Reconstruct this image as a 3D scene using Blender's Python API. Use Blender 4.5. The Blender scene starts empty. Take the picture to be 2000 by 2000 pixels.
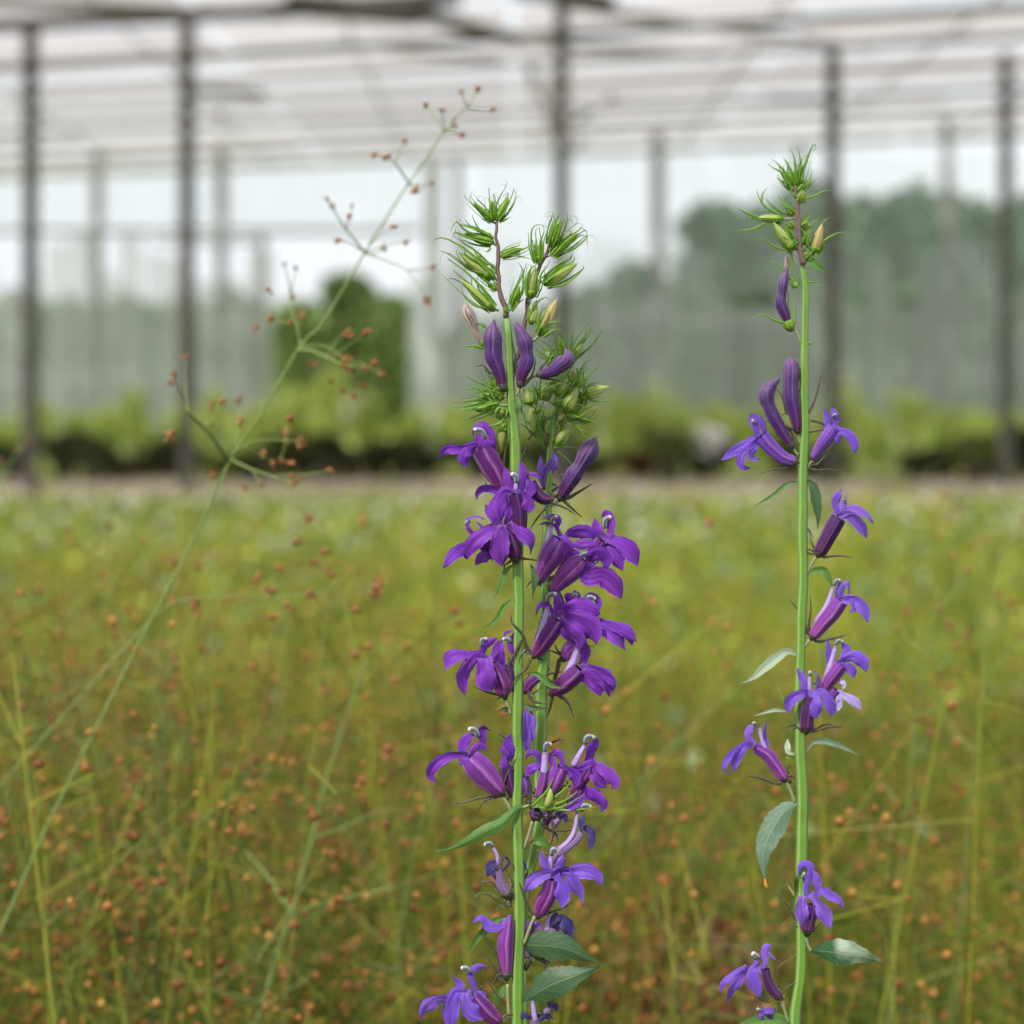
import bpy, math, random
import numpy as np
from mathutils import Vector
random.seed(7); rng = np.random.default_rng(7)
sc = bpy.context.scene
COL = sc.collection
R = math.radians
# ------------------------------------------------------------------ camera
K = 0.0002          # tangent per photo pixel (photo is 2000 px high)
HC = 1.0            # camera height
HY = 760.0          # horizon row in the photo
cam_d = bpy.data.cameras.new('camera'); cam = bpy.data.objects.new('camera', cam_d); COL.objects.link(cam)
cam.location = (0, 0, HC); cam.rotation_euler = (R(90), 0, 0)
cam_d.sensor_width = 36; cam_d.lens = 36/(2000*K); cam_d.shift_y = (HY-1000)/2000.0
cam_d.clip_start = 0.05; cam_d.clip_end = 2000
cam_d.dof.use_dof = True; cam_d.dof.focus_distance = 1.10; cam_d.dof.aperture_fstop = 8.2
cam_d.dof.aperture_blades = 9
sc.camera = cam
# ------------------------------------------------------------------ world, sun, exposure
SUN_EL, SUN_ROT = 46, 214
w = bpy.data.worlds.new('World'); sc.world = w; w.use_nodes = True
nt = w.node_tree; nt.nodes.clear()
out = nt.nodes.new('ShaderNodeOutputWorld'); bg = nt.nodes.new('ShaderNodeBackground')
sky = nt.nodes.new('ShaderNodeTexSky'); sky.sky_type = 'NISHITA'; sky.sun_disc = False
sky.sun_elevation = R(SUN_EL); sky.sun_rotation = R(SUN_ROT); sky.dust_density = 4; sky.air_density = 1.2
mix = nt.nodes.new('ShaderNodeMix'); mix.data_type = 'RGBA'
tc = nt.nodes.new('ShaderNodeTexCoord'); nz = nt.nodes.new('ShaderNodeTexNoise'); nz.inputs['Scale'].default_value = 2.2
nz.inputs['Detail'].default_value = 5
rp = nt.nodes.new('ShaderNodeValToRGB'); rp.color_ramp.elements[0].position = .3; rp.color_ramp.elements[1].position = .7
rp.color_ramp.elements[0].color = (9.5, 10.1, 10.8, 1); rp.color_ramp.elements[1].color = (12.5, 12.6, 12.8, 1)
nt.links.new(tc.outputs['Generated'], nz.inputs['Vector']); nt.links.new(nz.outputs['Fac'], rp.inputs['Fac'])
mix.inputs[0].default_value = 0.72
nt.links.new(sky.outputs['Color'], mix.inputs[6]); nt.links.new(rp.outputs['Color'], mix.inputs[7])
nt.links.new(mix.outputs[2], bg.inputs['Color']); bg.inputs['Strength'].default_value = 0.10
nt.links.new(bg.outputs[0], out.inputs[0])
sd = bpy.data.lights.new('sun', 'SUN'); sun = bpy.data.objects.new('sun', sd); COL.objects.link(sun)
sd.energy = 3.9; sd.angle = R(4); sd.color = (1, .96, .9)
az = R(SUN_ROT)
dv = Vector((math.sin(az)*math.cos(R(SUN_EL)), math.cos(az)*math.cos(R(SUN_EL)), math.sin(R(SUN_EL))))
sun.rotation_euler = dv.to_track_quat('Z', 'Y').to_euler()
sc.view_settings.view_transform = 'Standard'; sc.view_settings.look = 'None'
sc.view_settings.exposure = 0.27; sc.view_settings.gamma = 1; sc.view_settings.use_curve_mapping = False
sc.cycles.use_denoising = True; sc.cycles.denoiser = 'OPENIMAGEDENOISE'
sc.cycles.max_bounces = 8; sc.cycles.transparent_max_bounces = 12; sc.cycles.use_adaptive_sampling = False
sc.cycles.sample_clamp_indirect = 4

# ------------------------------------------------------------------ helpers
def P(x, y, d):
    """photo pixel (2000-px picture) at depth d -> world point"""
    return np.array(((x-1000)*K*d, d, HC-(y-HY)*K*d))
WLOC = {}
def link(o, parent=None):
    COL.objects.link(o)
    if parent is not None: o.parent = parent
    return o
def empty(name, loc, parent=None):
    o = bpy.data.objects.new(name, None); o.empty_display_size = .01
    pl = WLOC[parent.name] if parent is not None else np.zeros(3)
    loc = np.array(loc, float)
    o.location = loc-pl; link(o, parent); WLOC[o.name] = loc
    return o
def tag(o, label=None, cat=None, group=None, kind=None):
    if label: o['label'] = label
    if cat: o['category'] = cat
    if group: o['group'] = group
    if kind: o['kind'] = kind
    return o
class MB:
    """mesh builder with point attributes t, s, r"""
    def __init__(self): self.v=[]; self.f=[]; self.t=[]; self.s=[]; self.r=[]; self.m=[]
    def grid(self, pts, t, s, r=0.0, close=False, mi=0):
        n, m = len(pts), len(pts[0]); b = len(self.v)
        for i in range(n):
            for j in range(m):
                self.v.append(tuple(pts[i][j])); self.t.append(float(t[i])); self.s.append(float(s[j])); self.r.append(r)
        mm = m if close else m-1
        for i in range(n-1):
            for j in range(mm):
                a=b+i*m+j; c=b+i*m+(j+1)%m
                self.f.append((a, c, c+m, a+m)); self.m.append(mi)
    def tri(self, a, b_, c, t=0, s=0, r=0, mi=0):
        b=len(self.v); self.v += [tuple(a),tuple(b_),tuple(c)]; self.t += [t]*3; self.s += [s]*3; self.r += [r]*3
        self.f.append((b,b+1,b+2)); self.m.append(mi)
    def box(self, c, sx, sy, sz, rz=0.0, r=0.0):
        b=len(self.v); ca, sa = math.cos(rz), math.sin(rz)
        for dx in (-.5,.5):
            for dy in (-.5,.5):
                for dz in (-.5,.5):
                    x, y = dx*sx, dy*sy
                    self.v.append((c[0]+x*ca-y*sa, c[1]+x*sa+y*ca, c[2]+dz*sz)); self.t.append(dz+.5); self.s.append(dx*2); self.r.append(r)
        for q in ((0,1,3,2),(4,6,7,5),(0,4,5,1),(2,3,7,6),(0,2,6,4),(1,5,7,3)):
            self.f.append(tuple(b+i for i in q)); self.m.append(0)
    def build(self, name, mats, parent=None, smooth=True):
        me = bpy.data.meshes.new(name)
        off = WLOC[parent.name] if parent is not None else np.zeros(3)
        v = np.array(self.v, float)-off
        me.from_pydata(v.tolist(), [], self.f)
        for nm, d in (('t', self.t), ('s', self.s), ('r', self.r)):
            at = me.attributes.new(nm, 'FLOAT', 'POINT'); at.data.foreach_set('value', np.array(d, 'f'))
        if not isinstance(mats, (list, tuple)): mats = [mats]
        for m in mats: me.materials.append(m)
        if len(mats) > 1: me.polygons.foreach_set('material_index', np.array(self.m, 'i'))
        if smooth: me.polygons.foreach_set('use_smooth', np.ones(len(me.polygons), bool))
        me.update()
        o = bpy.data.objects.new(name, me); link(o, parent); WLOC[o.name] = off
        return o
def resample(pts, n):
    p = np.array(pts, float); 
    if len(p) == 2: 
        t = np.linspace(0,1,n)[:,None]; return p[0]*(1-t)+p[1]*t
    q = np.vstack([2*p[0]-p[1], p, 2*p[-1]-p[-2]])
    seg = np.sqrt((np.diff(p[:,:3],axis=0)**2).sum(1))+1e-12
    cum = np.concatenate([[0],np.cumsum(seg)]); u = np.linspace(0,cum[-1],n); o=[]
    for x in u:
        i = min(int(np.searchsorted(cum,x,side='right')-1), len(p)-2); t=(x-cum[i])/seg[i]
        a,b,c,d = q[i],q[i+1],q[i+2],q[i+3]
        o.append(.5*((2*b)+(-a+c)*t+(2*a-5*b+4*c-d)*t*t+(-a+3*b-3*c+d)*t**3))
    return np.array(o)
def norm(v):
    v = np.asarray(v, float); return v/(np.sqrt((v*v).sum(-1, keepdims=True))+1e-15)
VY = np.array((0,1,0.0))
def tangents(C): return norm(np.gradient(C, axis=0))
def sweep(mb, C, rad, seg=10, ridges=0, ramp=.06, flat=1.0, r=0.0, mi=0, cap=True, phase=0.0):
    T = tangents(C); n = len(C)
    a = norm(np.cross(T[0], VY+.001)); pts=[]
    for i in range(n):
        a = norm(a - T[i]*np.dot(a,T[i])); b = np.cross(T[i], a); row=[]
        for j in range(seg):
            th = 2*math.pi*j/seg
            rr = rad[i]*(1+ramp*math.cos(ridges*th+phase) if ridges else 1)
            row.append(C[i]+a*math.cos(th)*rr+b*math.sin(th)*rr*flat)
        pts.append(row)
    mb.grid(pts, np.linspace(0,1,n), np.arange(seg)/seg, r, close=True, mi=mi)
    if cap:
        b0 = len(mb.v)
        for e, idx in ((0, 0),(n-1, n-1)):
            c = len(mb.v); mb.v.append(tuple(C[e])); mb.t.append(e/(n-1)); mb.s.append(0); mb.r.append(r)
            base = b0-n*seg+idx*seg
            for j in range(seg):
                q = (base+j, base+(j+1)%seg, c) if e else (base+(j+1)%seg, base+j, c)
                mb.f.append(q); mb.m.append(mi)
def interp(prof, t): 
    xs=[p[0] for p in prof]; ys=[p[1] for p in prof]; return np.interp(t, xs, ys)
def ribbon(mb, C, W, prof, roll=0.0, twist=0.0, groove=0.0, cup=.15, fold=0.0, ripple=0.0, m=7, r=0.0, side=None, serr=0.0, nserr=10, mi=0):
    n=len(C); T=tangents(C); t=np.linspace(0,1,n); ph=random.uniform(0,6.28); pts=[]
    for i in range(n):
        S = norm(np.cross(T[i], VY)) if side is None else norm(side-T[i]*np.dot(side,T[i]))
        N = np.cross(T[i], S)
        if N[1] > 0 and side is None: N = -N
        ro=roll+twist*t[i]; S2 = S*math.cos(ro)+N*math.sin(ro); N2 = N*math.cos(ro)-S*math.sin(ro)
        w = W*float(interp(prof, t[i]))/2; row=[]
        for j in range(m):
            s = -1+2*j/(m-1)
            ws = w*(1+serr*((t[i]*nserr)%1-.5)) if abs(s)>.9 else w
            if ripple and abs(s)>.9: ws*=1+.05*math.sin(t[i]*31+ph*s*3)+random.uniform(-.03,.03)
            off = -cup*w*s*s*1.6 + fold*w*abs(s) - groove*w*math.exp(-(s/.16)**2) + groove*.35*w*math.cos(s*11) + ripple*W*math.sin(t[i]*9+ph+s*1.6)*abs(s)
            row.append(C[i]+S2*ws*s+N2*off)
        pts.append(row)
    mb.grid(pts, t, np.linspace(-1,1,m), r, mi=mi)
def hairs(mb, C, rad, n, L, wd, mi=0, r=0.5, bend=.3):
    L*=1.35; wd*=2.1
    T = tangents(C)
    for _ in range(n):
        i = random.randrange(len(C)-1); f=random.random(); c=C[i]*(1-f)+C[i+1]*f
        th=random.uniform(0,6.28); a=norm(np.cross(T[i],VY+.01)); b=np.cross(T[i],a)
        d=a*math.cos(th)+b*math.sin(th); base=c+d*rad[i]*.95; l=L*random.uniform(.5,1.2)
        tip=base+d*l+T[i]*l*random.uniform(-bend,bend); 
        wv=norm(np.cross(d,VY+.02))*wd
        mb.tri(base-wv, base+wv, tip, t=.5, s=.5, r=r, mi=mi)
LOBE = [(0,.62),(.12,.58),(.3,.74),(.5,.97),(.62,1),(.75,.84),(.87,.5),(.95,.2),(1,.02)]
STRAP = [(0,.8),(.25,.7),(.55,1),(.75,.85),(.9,.4),(1,.04)]
SEPAL = [(0,1),(.2,1),(.5,.75),(.8,.45),(.95,.25),(1,.08)]
LEAF = [(0,.1),(.08,.35),(.25,.85),(.42,1),(.6,.82),(.78,.42),(.9,.16),(1,.03)]

# ------------------------------------------------------------------ materials
MATS={}
def nodes(name):
    m = bpy.data.materials.new(name); m.use_nodes = True; m.node_tree.nodes.clear(); MATS[name]=m
    return m, m.node_tree
def A(nt, n):
    a = nt.nodes.new('ShaderNodeAttribute'); a.attribute_name = n; return a.outputs['Fac']
def ramp(nt, src, stops):
    r = nt.nodes.new('ShaderNodeValToRGB'); e=r.color_ramp.elements
    while len(e)<len(stops): e.new(.5)
    for i,(p,c) in enumerate(stops): e[i].position=p; e[i].color=(*c,1)
    nt.links.new(src, r.inputs['Fac']); return r.outputs['Color']
def mth(nt, op, a, b=None, c=None):
    n=nt.nodes.new('ShaderNodeMath'); n.operation=op
    for i,x in enumerate((a,b,c)):
        if x is None: continue
        if isinstance(x,(int,float)): n.inputs[i].default_value=x
        else: nt.links.new(x,n.inputs[i])
    return n.outputs[0]
def mixc(nt, f, a, b, mode='MIX'):
    n=nt.nodes.new('ShaderNodeMix'); n.data_type='RGBA'; n.blend_type=mode
    for i,x in ((0,f),(6,a),(7,b)):
        if isinstance(x,(int,float)): n.inputs[i].default_value=x
        elif isinstance(x,tuple): n.inputs[i].default_value=(*x,1)
        else: nt.links.new(x,n.inputs[i])
    return n.outputs[2]
def noise(nt, scale, detail=3, vec=None):
    n=nt.nodes.new('ShaderNodeTexNoise'); n.inputs['Scale'].default_value=scale; n.inputs['Detail'].default_value=detail
    if vec is None:
        t=nt.nodes.new('ShaderNodeTexCoord'); vec=t.outputs['Object']
    nt.links.new(vec,n.inputs['Vector']); return n.outputs['Fac']
def finish(nt, color, rough=.5, transl=.0, bump=None, bstr=.3, bdist=.0003, spec=.4, sheen=0.0, metal=0.0, tcol=None):
    o=nt.nodes.new('ShaderNodeOutputMaterial'); p=nt.nodes.new('ShaderNodeBsdfPrincipled')
    if isinstance(color,tuple): p.inputs['Base Color'].default_value=(*color,1)
    else: nt.links.new(color,p.inputs['Base Color'])
    p.inputs['Roughness'].default_value=rough; p.inputs['Specular IOR Level'].default_value=spec
    p.inputs['Sheen Weight'].default_value=sheen; p.inputs['Metallic'].default_value=metal
    if bump is not None:
        b=nt.nodes.new('ShaderNodeBump'); b.inputs['Strength'].default_value=bstr; b.inputs['Distance'].default_value=bdist
        nt.links.new(bump,b.inputs['Height']); nt.links.new(b.outputs[0],p.inputs['Normal'])
    if transl>0:
        t=nt.nodes.new('ShaderNodeBsdfTranslucent'); 
        if tcol is None: tcol=color
        if isinstance(tcol,tuple): t.inputs['Color'].default_value=(*tcol,1)
        else: nt.links.new(tcol,t.inputs['Color'])
        mx=nt.nodes.new('ShaderNodeMixShader'); mx.inputs[0].default_value=transl
        nt.links.new(p.outputs[0],mx.inputs[1]); nt.links.new(t.outputs[0],mx.inputs[2]); nt.links.new(mx.outputs[0],o.inputs[0])
    else: nt.links.new(p.outputs[0],o.inputs[0])
def vein_lines(nt, k1=5.0, warp=.35):
    """1 on thin lines running along the piece"""
    s=A(nt,'s'); nn=noise(nt,220,2)
    x=mth(nt,'ADD',mth(nt,'MULTIPLY',s,k1),mth(nt,'MULTIPLY',nn,warp*4))
    w=mth(nt,'ABSOLUTE',mth(nt,'SINE',x)); return mth(nt,'SUBTRACT',1.0,mth(nt,'SMOOTH_MIN',mth(nt,'MULTIPLY',w,3.5),1.0,.2))
def petal_mat(name, c_in, c_out, c_line, lf=.55):
    m,nt=nodes(name)
    base=ramp(nt,A(nt,'t'),[(0,c_in),(.45,c_out),(1,tuple(x*.9 for x in c_out))])
    mid=mth(nt,'SUBTRACT',1.0,mth(nt,'MINIMUM',mth(nt,'MULTIPLY',mth(nt,'ABSOLUTE',A(nt,'s')),9.0),1.0))
    vl=mth(nt,'MULTIPLY',vein_lines(nt),.45)
    f=mth(nt,'MULTIPLY',mth(nt,'MAXIMUM',mid,vl),lf)
    c=mixc(nt,f,base,c_line)
    r_=A(nt,'r'); n=noise(nt,90,4); c=mixc(nt,mth(nt,'MULTIPLY',n,.45),c,tuple(min(1,x*1.5+.02) for x in c_out))
    c=mixc(nt,mth(nt,'MULTIPLY',ramp(nt,noise(nt,330,3),[(.5,(0,0,0)),(.75,(1,1,1))]),.35),c,tuple(x*.55 for x in c_out))
    ed=mth(nt,'POWER',mth(nt,'ABSOLUTE',A(nt,'s')),7.0); c=mixc(nt,mth(nt,'MULTIPLY',ed,.4),c,tuple(min(1,x*1.7+.03) for x in c_out))
    r2=mth(nt,'FRACT',mth(nt,'MULTIPLY',r_,7.31)); c=mixc(nt,mth(nt,'MULTIPLY',r2,.38),c,(min(1,c_out[0]*1.75),c_out[1]*2.2,c_out[2]*1.15))
    r3=mth(nt,'FRACT',mth(nt,'MULTIPLY',r_,13.7)); c=mixc(nt,mth(nt,'MULTIPLY',mth(nt,'POWER',r3,3.0),.5),c,tuple(x*.42 for x in c_out))
    tip=ramp(nt,mth(nt,'ADD',A(nt,'t'),mth(nt,'MULTIPLY',noise(nt,500,2),.12)),[(1.0-.02,(0,0,0)),(1.0,(1,1,1))]); c=mixc(nt,mth(nt,'MULTIPLY',tip,.6),c,(.10,.05,.06))
    th=ramp(nt,A(nt,'t'),[(0,(1,1,1)),(.16,(0,0,0))]); c=mixc(nt,mth(nt,'MULTIPLY',th,.3),c,(.40,.25,.50))
    r=A(nt,'r'); c=mixc(nt,mth(nt,'MULTIPLY',r,.4),c,(c_out[0]*.7,c_out[1]*.9,c_out[2]*1.25))
    finish(nt,c,.55,.22,bump=mth(nt,'ADD',noise(nt,1400,3),mth(nt,'MULTIPLY',vl,2.0)),bstr=.6,bdist=.0003,spec=.25,sheen=.1)
    return m
petal_mat('petal_violet',(.085,.012,.22),(.150,.022,.33),(.028,.004,.10),.8)
petal_mat('petal_blue',(.11,.028,.30),(.165,.065,.45),(.06,.018,.20),.7)
petal_mat('petal_wilted',(.10,.06,.20),(.045,.03,.14),(.01,.008,.03))
petal_mat('petal_lilac',(.30,.16,.42),(.42,.30,.62),(.22,.12,.42),.35)
def tube_mat(name, c0, c1, c2, pale=(.45,.22,.50), pf=.35):
    m,nt=nodes(name)
    base=ramp(nt,A(nt,'t'),[(0,c0),(.35,c1),(1,c2)])
    st=mth(nt,'POWER',mth(nt,'ABSOLUTE',mth(nt,'SINE',mth(nt,'ADD',mth(nt,'MULTIPLY',A(nt,'s'),15.7),mth(nt,'MULTIPLY',noise(nt,140,2),.9)))),14.0)
    dk=mth(nt,'POWER',mth(nt,'ABSOLUTE',mth(nt,'COSINE',mth(nt,'ADD',mth(nt,'MULTIPLY',A(nt,'s'),25.1),mth(nt,'MULTIPLY',noise(nt,120,2),.9)))),10.0)
    c=mixc(nt,mth(nt,'MULTIPLY',dk,.75),base,tuple(x*.3 for x in c2))
    c=mixc(nt,mth(nt,'MULTIPLY',st,pf),c,pale)
    c=mixc(nt,mth(nt,'MULTIPLY',noise(nt,300,3),.3),c,tuple(x*1.6 for x in c1))
    c=mixc(nt,mth(nt,'MULTIPLY',ramp(nt,noise(nt,160,5),[(.45,(0,0,0)),(.7,(1,1,1))]),.4),c,tuple(x*.5 for x in c1))
    finish(nt,c,.52,.14,bump=mth(nt,'ADD',st,noise(nt,900,3)),bstr=.5,bdist=.0003,spec=.28,sheen=.1)
    return m
tube_mat('tube_magenta',(.25,.025,.17),(.12,.012,.13),(.085,.014,.19),pf=.5)
tube_mat('tube_dark',(.11,.012,.075),(.055,.01,.07),(.06,.012,.13),pf=.18)
tube_mat('tube_lilac',(.34,.06,.28),(.20,.035,.25),(.15,.03,.30),pf=.5)
tube_mat('tube_blue',(.22,.08,.33),(.13,.04,.30),(.14,.06,.42),pf=.4)
tube_mat('bud_purple',(.085,.006,.06),(.055,.012,.13),(.16,.085,.19),pale=(.26,.16,.36),pf=.3)
tube_mat('bud_mauve',(.22,.14,.16),(.36,.29,.22),(.33,.25,.22),pale=(.45,.45,.35),pf=.2)
tube_mat('wilted_tube',(.12,.08,.14),(.20,.13,.26),(.22,.14,.34),pf=.3)
def green_mat(name, c0, c1, line, lf=.5, rough=.45, transl=.25, k=18.8):
    m,nt=nodes(name)
    base=mixc(nt,noise(nt,110,4),c0,c1)
    base=mixc(nt,mth(nt,'MULTIPLY',ramp(nt,noise(nt,45,4),[(.55,(0,0,0)),(.72,(1,1,1))]),.5),base,(c0[0]*.9,c0[1]*.62,c0[2]*.9))
    st=mth(nt,'POWER',mth(nt,'ABSOLUTE',mth(nt,'SINE',mth(nt,'MULTIPLY',A(nt,'s'),k))),6.0)
    c=mixc(nt,mth(nt,'MULTIPLY',st,lf),base,line)
    finish(nt,c,rough,transl,bump=mth(nt,'ADD',st,noise(nt,1500,2)),bstr=.3,bdist=.0002,spec=.4)
    return m
green_mat('stem_green',(.075,.19,.016),(.14,.28,.035),(.38,.49,.20),.6,transl=.05,k=12.56)
green_mat('stem_brown',(.10,.05,.05),(.17,.095,.095),(.26,.24,.14),.3,transl=.0,k=9.4)
green_mat('calyx_green',(.13,.27,.012),(.22,.38,.03),(.06,.16,.01),.6)
green_mat('sepal_green',(.10,.23,.018),(.17,.33,.03),(.05,.12,.03),.3,k=1.5)
green_mat('sepal_pale',(.20,.33,.05),(.30,.43,.10),(.12,.24,.05),.3,k=1.5)
green_mat('bud_pale',(.36,.45,.10),(.46,.52,.17),(.24,.38,.06),.4,transl=.35)
green_mat('bud_olive',(.22,.26,.06),(.30,.36,.07),(.16,.22,.04),.4)
green_mat('bud_blush',(.40,.36,.12),(.45,.38,.16),(.42,.28,.16),.35)
green_mat('sepal_dark',(.040,.032,.022),(.062,.066,.028),(.085,.04,.05),.5,transl=.08,k=1.5)
green_mat('pedicel',(.20,.27,.10),(.26,.30,.16),(.33,.28,.24),.4,transl=.05)
def hair_mat():
    m,nt=nodes('hair'); finish(nt,(.62,.66,.52),.4,.4)
hair_mat()
def leaf_mat(name, c0, c1, rib, spots=0.0):
    m,nt=nodes(name)
    base=mixc(nt,noise(nt,60,5),c0,c1)
    bl=ramp(nt,noise(nt,95,4),[(.58,(0,0,0)),(.72,(1,1,1))]); base=mixc(nt,mth(nt,'MULTIPLY',bl,.4),base,(c1[0]*1.7,c1[1]*1.05,c1[2]*.8))
    if spots:
        n=noise(nt,38,3); f=ramp(nt,n,[(.48,(0,0,0)),(.60,(1,1,1))]); base=mixc(nt,mth(nt,'MULTIPLY',f,spots),base,(.45,.52,.42))
    a=mth(nt,'ABSOLUTE',A(nt,'s'))
    mid=mth(nt,'SUBTRACT',1.0,mth(nt,'MINIMUM',mth(nt,'MULTIPLY',a,14.0),1.0))
    x=mth(nt,'ADD',mth(nt,'SUBTRACT',mth(nt,'MULTIPLY',A(nt,'t'),21.0),mth(nt,'MULTIPLY',a,6.5)),mth(nt,'MULTIPLY',noise(nt,170,3),5.0))
    sv=mth(nt,'POWER',mth(nt,'ABSOLUTE',mth(nt,'SINE',x)),22.0)
    f=mth(nt,'MAXIMUM',mth(nt,'MULTIPLY',mid,.55),mth(nt,'MULTIPLY',mth(nt,'MULTIPLY',sv,noise(nt,120,2)),.32))
    c=mixc(nt,f,base,rib)
    finish(nt,c,.5,.15,bump=mth(nt,'ADD',f,noise(nt,700,4)),bstr=.5,bdist=.0004,spec=.35)
leaf_mat('leaf_dark',(.026,.068,.024),(.05,.10,.042),(.15,.23,.11))
leaf_mat('leaf_mid',(.045,.13,.02),(.09,.19,.035),(.18,.30,.09))
leaf_mat('leaf_grey',(.075,.14,.085),(.12,.19,.12),(.30,.38,.27),.25)
leaf_mat('leaf_pale',(.26,.35,.24),(.38,.45,.33),(.16,.26,.15))
leaf_mat('leaf_spotted',(.03,.10,.03),(.05,.13,.045),(.32,.42,.3),.85)
def anther_mat():
    m,nt=nodes('anther')
    st=mth(nt,'POWER',mth(nt,'ABSOLUTE',mth(nt,'SINE',mth(nt,'MULTIPLY',A(nt,'s'),12.56))),2.0)
    c=mixc(nt,st,(.06,.07,.09),(.24,.26,.28)); c=mixc(nt,ramp(nt,A(nt,'t'),[(.8,(0,0,0)),(.95,(1,1,1))]),c,(.7,.7,.64))
    finish(nt,c,.55,.05)
anther_mat()
def simple(name, c, rough=.6, transl=0.0, spec=.4, var=None, sc_=3.0, metal=0.0):
    m,nt=nodes(name)
    col = c if var is None else mixc(nt,noise(nt,sc_,4),c,var)
    finish(nt,col,rough,transl,spec=spec,metal=metal); return m
M=MATS
# ------------------------------------------------------------------ lobelia builders
class Fr:
    """reads positions and widths in an enlarged detail of the photo, at a depth of its own"""
    def __init__(s, x0, y0, sc, d): s.x0,s.y0,s.sc,s.d=x0,y0,sc,d; s.u=K*d/sc
    def p(s, u, v, dz=0.0): return P(s.x0+u/s.sc, s.y0+v/s.sc, s.d-dz*s.u)
    def at(s, d): return Fr(s.x0,s.y0,s.sc,d)
def curve(F, pts, z0=0.0, z1=0.0, zb=0.0, n=14):
    q=resample([tuple(p[:2]) for p in pts], n) if len(pts[0])<3 else resample(pts, n)
    out=[]
    for i in range(n):
        t=i/(n-1); z=z0+(z1-z0)*t+zb*math.sin(math.pi*t)
        out.append(F.p(q[i][0],q[i][1],z))
    return np.array(out)
def sepal(F, pts, W, parent, mat='sepal_dark', z0=0, z1=None, zb=8, hair=True, name='sepal'):
    mb=MB(); C=curve(F,pts,z0,random.uniform(-25,35) if z1 is None else z1,zb,16)
    ribbon(mb,C,W*F.u,SEPAL,roll=random.uniform(-.5,.5),cup=.5,m=5,r=random.random())
    if hair: hairs(mb,C,np.linspace(W,W*.3,16)*F.u*.45,16,.00055,.00003,mi=1)
    return mb.build(name,[M[mat],M['hair']],parent)
def flower(plant, F, tube=None, low=(), up=(), col=None, cw=45, anther=None, aw=42, sep=(), sw=26, ped=None,
           tone='petal_violet', tmat='tube_magenta', dz=0, calyx=None, label=None, sepmat='sepal_dark', tz=34, colmat='petal_lilac', lz=0):
    """one two-lipped flower: tube, lower and upper lobes, stamen column, calyx"""
    F0=F
    b = tube[0] if tube else low[0][1][0]
    fl=empty('flower', F.p(b[0],b[1],dz), plant)
    if label: fl['label']=label
    if tube:
        q=resample([(a[0],a[1],0,a[2]) for a in tube], 20)
        t=np.linspace(0,1,20)
        C=np.array([F.p(q[i][0],q[i][1],dz+tz*t[i]) for i in range(20)])
        mb=MB(); rad=q[:,3]*F.u/2; rad[0]*=.7
        sweep(mb,C,rad,seg=28,ridges=5,ramp=.075,flat=.85,cap=False,r=random.random(),phase=random.uniform(0,6))
        mb.build('corolla_tube',M[tmat],fl)
        cx=calyx*.85 if calyx is not None else tube[0][2]*.72
        if cx:
            d0=norm(C[1]-C[0]); mb=MB(); cr=cx*F.u*.5
            CC=np.array([C[0]-d0*cr*1.1+d0*cr*1.9*i/7 for i in range(8)])
            sweep(mb,CC,cr*np.array([.3,.5,.7,.86,.98,1.04,1.08,1.04]),seg=14,ridges=5,ramp=.1,r=.3)
            hairs(mb,CC,cr*np.ones(8),22,.0006,.00003,mi=1)
            mb.build('calyx',[M['sepal_dark'] if sepmat=='sepal_dark' else M['calyx_green'],M['hair']],fl)
    def rooted(pts, far=170):
        if not tube: return pts
        m=tube[-1]; d_=math.hypot(m[0]-pts[0][0],m[1]-pts[0][1])
        if d_>far or d_<6: return pts
        dx=pts[1][0]-pts[0][0]; dy=pts[1][1]-pts[0][1]
        if (pts[0][0]-m[0])*dx+(pts[0][1]-m[1])*dy<-.2*d_*math.hypot(dx,dy): return pts
        return [(pts[0][0]+(m[0]-pts[0][0])*.6,pts[0][1]+(m[1]-pts[0][1])*.6)]+list(pts)
    k=0
    for (W,pts) in low:
        k+=1; mb=MB(); C=curve(F,rooted(pts),dz+tz*.8+k*3+lz,dz+tz+k*3+lz+random.uniform(-25,30),W*.22+10,24)
        ribbon(mb,C,W*F.u,LOBE,roll=random.uniform(-.5,.5),twist=random.uniform(-.7,.7),cup=random.uniform(-.25,.3),groove=.13,ripple=.11,m=15,r=random.random())
        mb.build('petal',M[tone],fl)
    for (W,pts) in up:
        k+=1; mb=MB(); C=curve(F,rooted(pts,120),dz+tz*.6+k*3,dz+tz*.6+k*3+random.uniform(-25,15),8,18)
        ribbon(mb,C,W*F.u,STRAP,roll=random.uniform(-.7,.7),twist=random.uniform(-.8,.8),cup=random.uniform(-.05,.4),groove=.10,ripple=.09,m=11,r=random.random())
        mb.build('petal',M[tone],fl)
    if col:
        mb=MB(); C=curve(F,col,dz+tz*.5,dz+tz+10,5,14)
        sweep(mb,C,np.linspace(cw,cw*.62,14)*F.u/2,seg=12,ridges=3,ramp=.08); mb.build('stamen_column',M[colmat],fl)
    if anther:
        mb=MB(); C=curve(F,anther,dz+tz+8,dz+tz+14,4,12)
        rad=aw*F.u/2*np.array([.6,.85,.98,1,1,1,1,1,.95,.88,.72,.4])
        sweep(mb,C,rad,seg=14,ridges=5,ramp=.05)
        e=C[-1]; d=norm(C[-1]-C[-3])
        for _ in range(14):
            q=e-d*rad[4]*random.uniform(0,1)+norm(rng.normal(size=3))*rad[4]*.6; dd=norm(d+rng.normal(size=3)*.6)
            mb.tri(q,q+norm(np.cross(dd,VY+.01))*.00009,q+dd*.0006,t=1)
        mb.build('anther_tube',M['anther'],fl)
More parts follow.
